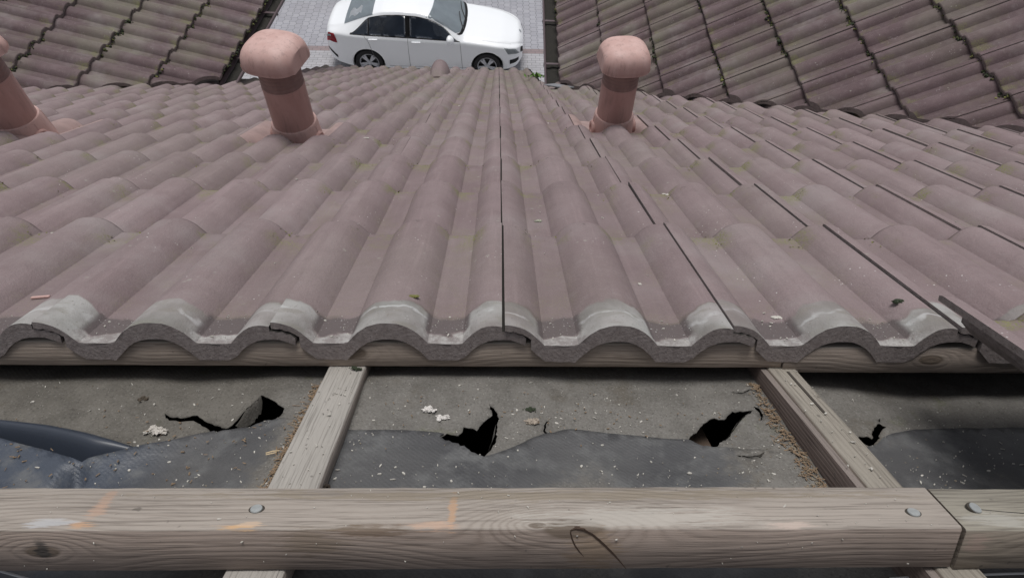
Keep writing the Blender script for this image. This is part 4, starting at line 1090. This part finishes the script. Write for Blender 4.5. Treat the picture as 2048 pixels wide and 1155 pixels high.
# ------------------------------------------------------------------ moss cushions
def cushion(bm, P, r, n):
    s = n.orthogonal().normalized(); t = n.cross(s)
    for _ in range(rnd.randint(2, 4)):
        c = P + s * rnd.gauss(0, r * .6) + t * rnd.gauss(0, r * .6); rr = r * rnd.uniform(.35, .7)
        ret = bmesh.ops.create_icosphere(bm, subdivisions=1, radius=rr, matrix=Matrix.Translation(c))
        mi = 1 if rnd.random() < .15 else (2 if rnd.random() < .55 else 0)
        for v in ret['verts']: v.co += (v.co - c) * .35 * noise.noise(v.co * 160)
        for f in {f for v in ret['verts'] for f in v.link_faces}: f.material_index = mi
def wing_moss(P, xx, dn, nn, va, vn, cmax, dens, name, phase):
    bm = bmesh.new()
    for c in range(0, cmax + 1):
        for _ in range(int(dens * 720)):
            x = rnd.uniform(-8, 8); t = (x - phase) % .15; h = sprof((x - phase) % TW)
            if rnd.random() < .55 and h > .015: continue
            p = P - dn * (GA * c) + xx * x - nn * (AMP - h); p0 = p + dn * rnd.uniform(.000, .010) - nn * rnd.uniform(.012, .026)
            if (p - va).dot(vn) > -.05: continue
            px, py, z = to_px(p0)
            if not (-80 < px < 2130 and -80 < py < 400): continue
            if noise.noise(Vector((x * 2.2, c * 3.7, 1.3))) < -.22: continue
            cushion(bm, p0, rnd.uniform(.0045, .0105) * (1.8 if rnd.random() < .12 else 1), nn)
    return tag(mobj('moss', bm, [M_MOSS, M_MOSSY, M_DKMOSS], sharp=180), name, 'moss', kind='stuff')
wing_moss(PR, xR, dR, nR, vRa, vRn, 8, 2.2, 'green and yellow moss along the course edges of the wing roof beside the car\'s bonnet', 0)
wing_moss(PL, xL, dL, nL, vLa, vLn, 5, 2.4, 'dark green moss along the course edges of the wing roof beside the car\'s boot', .075)
# thin yellow green moss on the main slope: short fibres in the hollows below each course
bm = bmesh.new(); done_ = 0
for _ in range(1700):
    k = rnd.randint(-12, 11); r = rnd.randint(1, 12); sd_ = rnd.choice((-1, 1)) if rnd.random() < .3 else -1 if k * .15 > .1 else 1
    if noise.noise(Vector((k * 3.3, r * 2.1, .7))) < -.02: continue
    u = k * .15 + .075 + sd_ * rnd.uniform(-.035, -.012) * 1; v = V1 + (r - 1) * GA - rnd.random() ** 2 * .07 + .004
    w = tile_top(u, v - .0045) if v > V1 + (r - 1) * GA else tile_top(u, v)
    for _ in range(2):
        uu, vv2 = u + rnd.gauss(0, .004), v + rnd.gauss(0, .006); a = rnd.uniform(0, 6.3)
        p = Vector((uu, vv2, tile_top(uu, vv2) + .0002)); L = rnd.uniform(.002, .006)
        d = Vector((math.cos(a) * .6, math.sin(a) * .6, rnd.uniform(.2, .8))) * L; s = Vector((-math.sin(a), math.cos(a), 0)) * L * .35
        bm.faces.new([bm.verts.new(q) for q in (p - s, p + s, p + d)])
        bm.faces.new([bm.verts.new(q) for q in (p - s + d * .2 + Vector((0, 0, .001)), p + d * .9 + s * 1.5, p + s * .3)])
tag(mobj('moss_fibres', bm, [M_MOSSY], ROOF, smooth=False), 'thin yellow green moss fuzz in the hollows of the main roof slope', 'moss', kind='stuff')

# ------------------------------------------------------------------ the car
def sm_table(xs, t, n=9, win=.10):
    ks = np.linspace(-win, win, n); wts = np.hanning(n + 2)[1:-1]; wts /= wts.sum()
    tx, ty = zip(*t); return sum(np.interp(xs + k, tx, ty) * w for k, w in zip(ks, wts))
CL = 4.67
ZT = [(0, .60), (.04, .70), (.12, .76), (.5, .865), (1.0, .945), (1.42, 1.0), (1.75, 1.19), (2.10, 1.375), (2.45, 1.445), (2.85, 1.462), (3.2, 1.435), (3.5, 1.365), (3.8, 1.262), (4.1, 1.158), (4.32, 1.092), (4.54, 1.04), (4.63, .93), (4.67, .70)]
ZB = [(0, .55), (.06, .64), (.2, .70), (.5, .765), (1.0, .84), (1.5, .895), (2.5, .935), (3.5, .965), (4.2, .975), (4.5, .95), (4.62, .84), (4.67, .62)]
WB = [(0, .34), (.05, .53), (.15, .69), (.35, .80), (.65, .865), (1.0, .885), (1.6, .895), (3.0, .90), (3.6, .89), (4.1, .845), (4.4, .765), (4.55, .65), (4.63, .52), (4.67, .36)]
WR = [(0, .26), (.1, .48), (.3, .62), (.6, .70), (1.0, .735), (1.35, .755), (1.6, .73), (1.95, .655), (2.3, .605), (2.9, .59), (3.4, .575), (3.8, .585), (4.15, .62), (4.4, .58), (4.58, .46), (4.67, .30)]
DZ = [(0, .06), (.5, .055), (1.3, .055), (1.6, .07), (2.1, .08), (2.9, .08), (3.5, .075), (4.2, .05), (4.67, .05)]
ZS = [(0, .30), (.15, .22), (.6, .20), (4.0, .20), (4.4, .26), (4.67, .36)]
def sec(x):
    x = np.array([x]); g = lambda t, w_=.06: float(sm_table(x, t, win=w_)[0])
    zt, zb, wb, wr, dz, zs = g(ZT), g(ZB), g(WB), g(WR), g(DZ, .15), g(ZS, .15)
    zr = zt - dz; zm = zs + (zb - zs) * .50
    return [(0, zs), (wb * .90, zs), (wb * .965, zs + .07), (wb * 1.005, zm), (wb * .995, zb - .10), (wb * .965, zb), (wr + (wb * .965 - wr) * .08, zr - (zr - zb) * .06), (wr * .90, zr + dz * .45), (wr * .5, zt - dz * .10), (0, zt)]
def cr(p, t):
    i = min(int(t), len(p) - 2); f = t - i
    a, b_, c, d = p[max(i - 1, 0)], p[i], p[i + 1], p[min(i + 2, len(p) - 1)]
    r = []
    for k in (0, 1):
        m0, m1 = (c[k] - a[k]) * .35, (d[k] - b_[k]) * .35
        r.append((2 * f ** 3 - 3 * f * f + 1) * b_[k] + (f ** 3 - 2 * f * f + f) * m0 + (-2 * f ** 3 + 3 * f * f) * c[k] + (f ** 3 - f * f) * m1)
    return r
from functools import lru_cache
@lru_cache(None)
def secc(xk): return tuple(sec(xk / 1000))
def xm(x): return .9 - (.9 - x) * .89 if x < .9 else (3.586 + (x - 3.586) * .93 if x > 3.586 else x)
def surf(x, t, side=1): y, z = cr(secc(int(round(x * 1000))), t); return Vector((xm(x), side * y, z))
def snorm(x, t, side=1):
    a = surf(min(x + .01, CL), t, side) - surf(max(x - .01, 0), t, side); c = surf(x, min(t + .05, 9), side) - surf(x, max(t - .05, 0), side)
    n = a.cross(c).normalized(); ref = surf(x, t, side) - Vector((x, 0, .55)); return n if n.dot(ref) > 0 else -n
M_PAINT = plain('white_paint', (.88, .90, .93), .28, var=.01, coat=.8)
M_GLS = plain('side_glass', (.045, .058, .082), .05, var=.65, scale=2.4, spec=.9, coat=.6)  # blotchy tone puts reflected surroundings into the glass colour
M_WSC = plain('windscreen_glass', (.34, .39, .43), .08, var=.30, scale=2.2, spec=.7)  # pale base colour stands for sky reflected in the screen
M_TYRE = plain('tyre_rubber', (.018, .018, .020), .85)
M_RIM = plain('alloy_rim', (.46, .47, .50), .35, .6)
M_BLKP = plain('black_trim', (.012, .012, .014), .45)
M_RED = plain('tail_lamp_red', (.42, .012, .03), .18, spec=.6)
M_LAMP = plain('lamp_glass', (.42, .45, .47), .12, .2, var=.35, scale=40)
M_SEAM = plain('panel_gap', (.22, .225, .235), .8)
CARW = Matrix.Translation((-1.0, 13.0, 0))
def build_car():
    wr_, wf_ = Vector((-2.927, 13.206, 0)), Vector((-.268, 13.127, 0))
    d = (wf_ - wr_).normalized(); ang = math.atan2(-d.y, -d.x)          # local x runs from nose to tail
    # rear axle at local x = 3.586, near side is local +y or -y whichever faces the house
    Rz = Matrix.Rotation(ang, 4, 'Z'); near = 1 if (Rz @ Vector((0, 1, 0))).y < 0 else -1
    NW = .86
    mid = (wr_ + wf_) / 2; locm = Rz @ Vector(((.90 + 3.586) / 2, near * NW, 0))
    mw = Matrix.Translation(mid - locm) @ Rz
    root = empty('car', mw); tag(root, 'white saloon car parked across the block paving beyond the eaves', 'car')
    ax = (.90, 3.586); RW_ = .318
    bm = bmesh.new(); xs = [0, .012, .03, .055] + list(np.arange(.09, 4.60, .045)) + [4.615, 4.64, 4.658, CL]; ts = np.arange(0, 9.001, .25); grid_ = []
    for x in xs:
        rg_ = []
        for sd in (1, -1):
            rg_.append([bm.verts.new(surf(x, t, sd)) for t in ts])
        grid_.append(rg_)
    def arch(c):
        return any((c.x - a) ** 2 + (c.z - RW_) ** 2 < .372 ** 2 and abs(c.y) > .55 for a in ax)
    for a, c in zip(grid_, grid_[1:]):
        for s_ in (0, 1):
            for j in range(len(ts) - 1):
                q = (a[s_][j], c[s_][j], c[s_][j + 1], a[s_][j + 1]); cc = sum((v.co for v in q), Vector()) / 4
                if arch(cc): continue
                f = bm.faces.new(q if s_ == 0 else q[::-1])
    for rg_ in (grid_[0], grid_[-1]):
        loop = rg_[0] + rg_[1][::-1][1:-1] if False else None
    for idx, rev in ((0, 0), (-1, 1)):
        for j in range(len(ts) - 1):
            q = (grid_[idx][0][j], grid_[idx][0][j + 1], grid_[idx][1][j + 1], grid_[idx][1][j])
            try: bm.faces.new(q)
            except ValueError: pass
    bmesh.ops.remove_doubles(bm, verts=bm.verts, dist=.0004)
    # pull the ragged arch edge onto a true circle
    for v in bm.verts:
        if v.is_boundary and abs(v.co.y) > .5:
            for a in ax:
                dx, dz_ = v.co.x - a, v.co.z - RW_; r = math.hypot(dx, dz_)
                if r < .47 and v.co.z > .17: v.co.x = a + dx / r * .362; v.co.z = max(.19, RW_ + dz_ / r * .362)
    bmesh.ops.recalc_face_normals(bm, faces=bm.faces)
    body = part('body', bm, M_PAINT, root, sharp=38)
    # wheel housings
    for a in ax:
        for s_ in (1, -1):
            bm = bmesh.new(); n = 20; r1 = [bm.verts.new((a + .372 * math.cos(math.pi * i / n - .25 + .5 * i / n), s_ * .86, RW_ + .372 * math.sin(math.pi * i / n - .25 + .5 * i / n))) for i in range(n + 1)]
            r2 = [bm.verts.new((v.co.x, s_ * .55, v.co.z)) for v in r1]
            for i in range(n): bm.faces.new((r1[i], r1[i + 1], r2[i + 1], r2[i]))
            bm.faces.new(r2); part('wheel_housing', bm, M_BLKP, root, smooth=False)
    # wheels
    for a in ax:
        for s_ in (1, -1):
            w_ = empty('wheel', Matrix()); w_.parent = root; w_.matrix_local = Matrix.Translation((a, s_ * .765, RW_)) @ Matrix.Rotation(-s_ * math.pi / 2, 4, 'X')
            bm = bmesh.new(); lathe(bm, [(.21, -.09), (.300, -.10), (.316, -.08), (.318, .07), (.304, .098), (.25, .108), (.222, .10), (.215, .085)], 48, caps=False); part('tyre', bm, M_TYRE, w_)
            bm = bmesh.new(); lathe(bm, [(.216, .085), (.220, .100), (.212, .104), (.198, .09), (.195, .0)], 48, caps=False)
            for k in range(5):
                an = 2 * math.pi * k / 5 + .3
                for sp_ in (-.16, .16):
                    p0 = Vector((.035 * math.cos(an), .035 * math.sin(an), .085)); p1 = Vector((.20 * math.cos(an + sp_), .20 * math.sin(an + sp_), .088)); u_ = (p1 - p0).normalized(); s2 = Vector((-u_.y, u_.x, 0))
                    q = [p0 + s2 * .024, p0 - s2 * .024, p1 - s2 * .020, p1 + s2 * .020]; t_ = [bm.verts.new(p + Vector((0, 0, .008))) for p in q]; b2_ = [bm.verts.new(p - Vector((0, 0, .02))) for p in q]
                    bm.faces.new(t_)
                    for i in range(4): bm.faces.new((t_[i], b2_[i], b2_[(i + 1) % 4], t_[(i + 1) % 4]))
            lathe(bm, [(.062, .05), (.060, .092), (.045, .104), (.034, .104), (.030, .1), (.0001, .1)], 20, caps=False)
            part('rim', bm, M_RIM, w_, sharp=30)
            bm = bmesh.new(); lathe(bm, [(.197, .03), (.0001, .03)], 32, caps=False); part('brake_disc', bm, M_BLKP, w_)
    # patches that follow the skin: list of (x, t) rows
    def patch(name, rows_, mat, off=.004, sides=(1, -1), parent=root, mirror_center=False):
        for s_ in sides:
            bm = bmesh.new(); vv_ = []
            for row in rows_: vv_.append([bm.verts.new(surf(x, t, s_) + snorm(x, t, s_) * off) for x, t in row])
            for a, c in zip(vv_, vv_[1:]):
                for i in range(len(a) - 1): bm.faces.new((a[i], a[i + 1], c[i + 1], c[i]))
            if mirror_center:
                n0 = len(vv_)
                v2 = [[bm.verts.new(surf(x, t, -s_) + snorm(x, t, -s_) * off) for x, t in row] for row in rows_]
                for a, c in zip(v2, v2[1:]):
                    for i in range(len(a) - 1): bm.faces.new((a[i], a[i + 1], c[i + 1], c[i]))
                bmesh.ops.remove_doubles(bm, verts=bm.verts, dist=.006)
            bmesh.ops.recalc_face_normals(bm, faces=bm.faces)
            c0 = Vector((2.3, 0, .7)); bm.normal_update()
            if sum((f.calc_center_median() - c0).dot(f.normal) for f in bm.faces) < 0: bmesh.ops.reverse_faces(bm, faces=bm.faces)
            ret = bmesh.ops.extrude_face_region(bm, geom=bm.faces[:]); bmesh.ops.translate(bm, verts=[v for v in ret['geom'] if isinstance(v, bmesh.types.BMVert)], vec=(0, 0, 0))
            part(name, bm, mat, parent, sharp=60)
    def quad(x0a, x0b, x1a, x1b, t0, t1, n=14, m=6, f0=None, f1=None):
        rows_ = []
        for j in range(m + 1):
            q = j / m; t = t0 + (t1 - t0) * q; rows_.append([(x0a + (x0b - x0a) * q + ((x1a + (x1b - x1a) * q) - (x0a + (x0b - x0a) * q)) * i / n, t) for i in range(n + 1)])
        return rows_
    def strip(xs_, lo, hi, m=6): return [[(x, lo(x) + (hi(x) - lo(x)) * j / m) for x in xs_] for j in range(m + 1)]
    low = lambda x: 5.13
    def hi(x):                                   # upper edge of the side glass, closing to points fore and aft
        return 5.13 + .80 * min(1, max(0.02, (x - 1.52) / .34)) * min(1, max(.02, (3.93 - x) / .42))
    patch('window_surround', strip(np.linspace(1.50, 3.96, 40), lambda x: 5.06, lambda x: hi(x) + .07 * min(1, (x - 1.49) * 4)), M_BLKP, .003)
    patch('side_window', strip(np.linspace(1.60, 2.60, 20), low, hi), M_GLS, .007)
    patch('side_window', strip(np.linspace(2.70, 3.50, 20), low, hi), M_GLS, .007)
    patch('side_window', strip(np.linspace(3.53, 3.92, 10), low, hi), M_GLS, .007)
    def ws(x0, x1, curve, t0=6.18):
        rows_ = []
        for j in range(11):
            t = t0 + (9 - t0) * j / 10; k = 1 - (1 - j / 10) ** 2; rows_.append([(x0 + curve * (1 - k) + (x1 - x0 - curve * (1 - k) * .2) * i / 14, t) for i in range(15)])
        return rows_
    patch('windscreen', ws(1.44, 2.12, .16), M_WSC, .005, sides=(1,), mirror_center=True)
    patch('rear_window', ws(3.42, 4.10, .0, 6.25), M_WSC, .005, sides=(1,), mirror_center=True)
    patch('cowl', ws(1.38, 1.46, .15, 6.1), M_BLKP, .004, sides=(1,), mirror_center=True)
    # lamps, grille, trims
    patch('headlight', [[(.07 + .30 * i / 8 + .022 * j, 3.75 + (1.05 + .12 * i / 8) * j / 5) for i in range(9)] for j in range(6)], M_LAMP, .006)
    patch('grille', [[(.004 + .052 * i / 5, 3.7 + .012 * i + (1.35) * j / 5) for i in range(6)] for j in range(6)], M_BLKP, .008)
    patch('fog_lamp_slot', [[(.10 + .22 * i / 6, 2.35 + .55 * j / 3) for i in range(7)] for j in range(4)], M_BLKP, .006)
    patch('tail_light', [[(4.30 + .012 * j + (.31 - .03 * j) * i / 6, 3.55 + 1.35 * j / 5) for i in range(7)] for j in range(6)], M_RED, .006)
    patch('reverse_lamp', [[(4.44 + .13 * i / 4, 4.15 + .35 * j / 3) for i in range(5)] for j in range(4)], M_LAMP, .010)
    patch('bumper_slot', [[(4.36 + .26 * i / 6, 2.2 + .12 * j + .05 * i) for i in range(7)] for j in range(3)], M_BLKP, .005)
    # door seams, handles, sill line
    for x0, x1 in ((1.50, 1.46), (2.655, 2.655), (3.62, 3.36)):
        patch('door_seam', [[(x0 + (x1 - x0) * j / 12 - .004, 5.05 - 3.4 * j / 12), (x0 + (x1 - x0) * j / 12 + .004, 5.05 - 3.4 * j / 12)] for j in range(13)], M_SEAM, .0025)
    patch('sill_crease', [[(1.33 + 1.80 * i / 20, 1.95 + .06 * j) for i in range(21)] for j in (0, 1)], M_SEAM, .0025)
    patch('bonnet_seam', [[(.30 + 1.10 * i / 16, 6.0 + .035 * j) for i in range(17)] for j in (0, 1)], M_SEAM, .0025)
    for x in (2.47, 3.42):
        for s_ in (1, -1):
            p = surf(x, 4.55, s_); bm = bmesh.new(); box(bm, -.10, .10, -.018, .018, -.017, .017, bev=.012); part('door_handle', bm, M_PAINT, root, Matrix.Translation(p + Vector((0, s_ * .022, .0))))
    for s_ in (1, -1):
        p = surf(1.72, 5.15, s_) + Vector((.0, s_ * .10, .06)); bm = bmesh.new()
        r_ = bmesh.ops.create_uvsphere(bm, u_segments=20, v_segments=12, radius=1)
        for v in bm.verts: v.co = Vector((v.co.x * (.10 if v.co.x < 0 else .07), v.co.y * .145, v.co.z * .105 + .02 * v.co.y * s_))
        m_ = part('wing_mirror', bm, M_PAINT, root, Matrix.Translation(p))
        bm = bmesh.new(); box(bm, -.025, .03, -.07, .05, -.02, .012, bev=.008); part('mirror_foot', bm, M_BLKP, m_, Matrix.Translation((.0, -s_ * .07, -.07)))
    for y0, y1 in ((.55, -.05), (0.05, -.5)):
        bm = bmesh.new(); a, c = surf(1.50, 8.9), surf(1.62, 7.2); tube(bm, [(1.43, y0, 1.03), (1.52, (y0 + y1) / 2, 1.085), (1.56, y1, 1.12)], .010, 6); part('wiper', bm, M_BLKP, root)
    # round badge on the bonnet nose
    bm = bmesh.new(); lathe(bm, [(.042, 0), (.042, .006), (.034, .009), (.001, .010)], 20, caps=False)
    part('badge', bm, M_LAMP, root, Matrix.Translation(surf(.075, 9) + Vector((0, 0, .004))) @ Matrix.Rotation(-.9, 4, 'Y'))
    # a pale bundle on the parcel shelf seen through the rear glass drawn as a pale patch on the glass
    patch('rear_shelf_bundle', [[(3.70 + .30 * i / 6, 7.4 + 1.0 * j / 5 + .2 * math.sin(i * 1.7)) for i in range(7)] for j in range(6)], plain('bundle_pale', (.55, .58, .62), .5, var=.4, scale=9), .008, sides=(near,))
build_car()
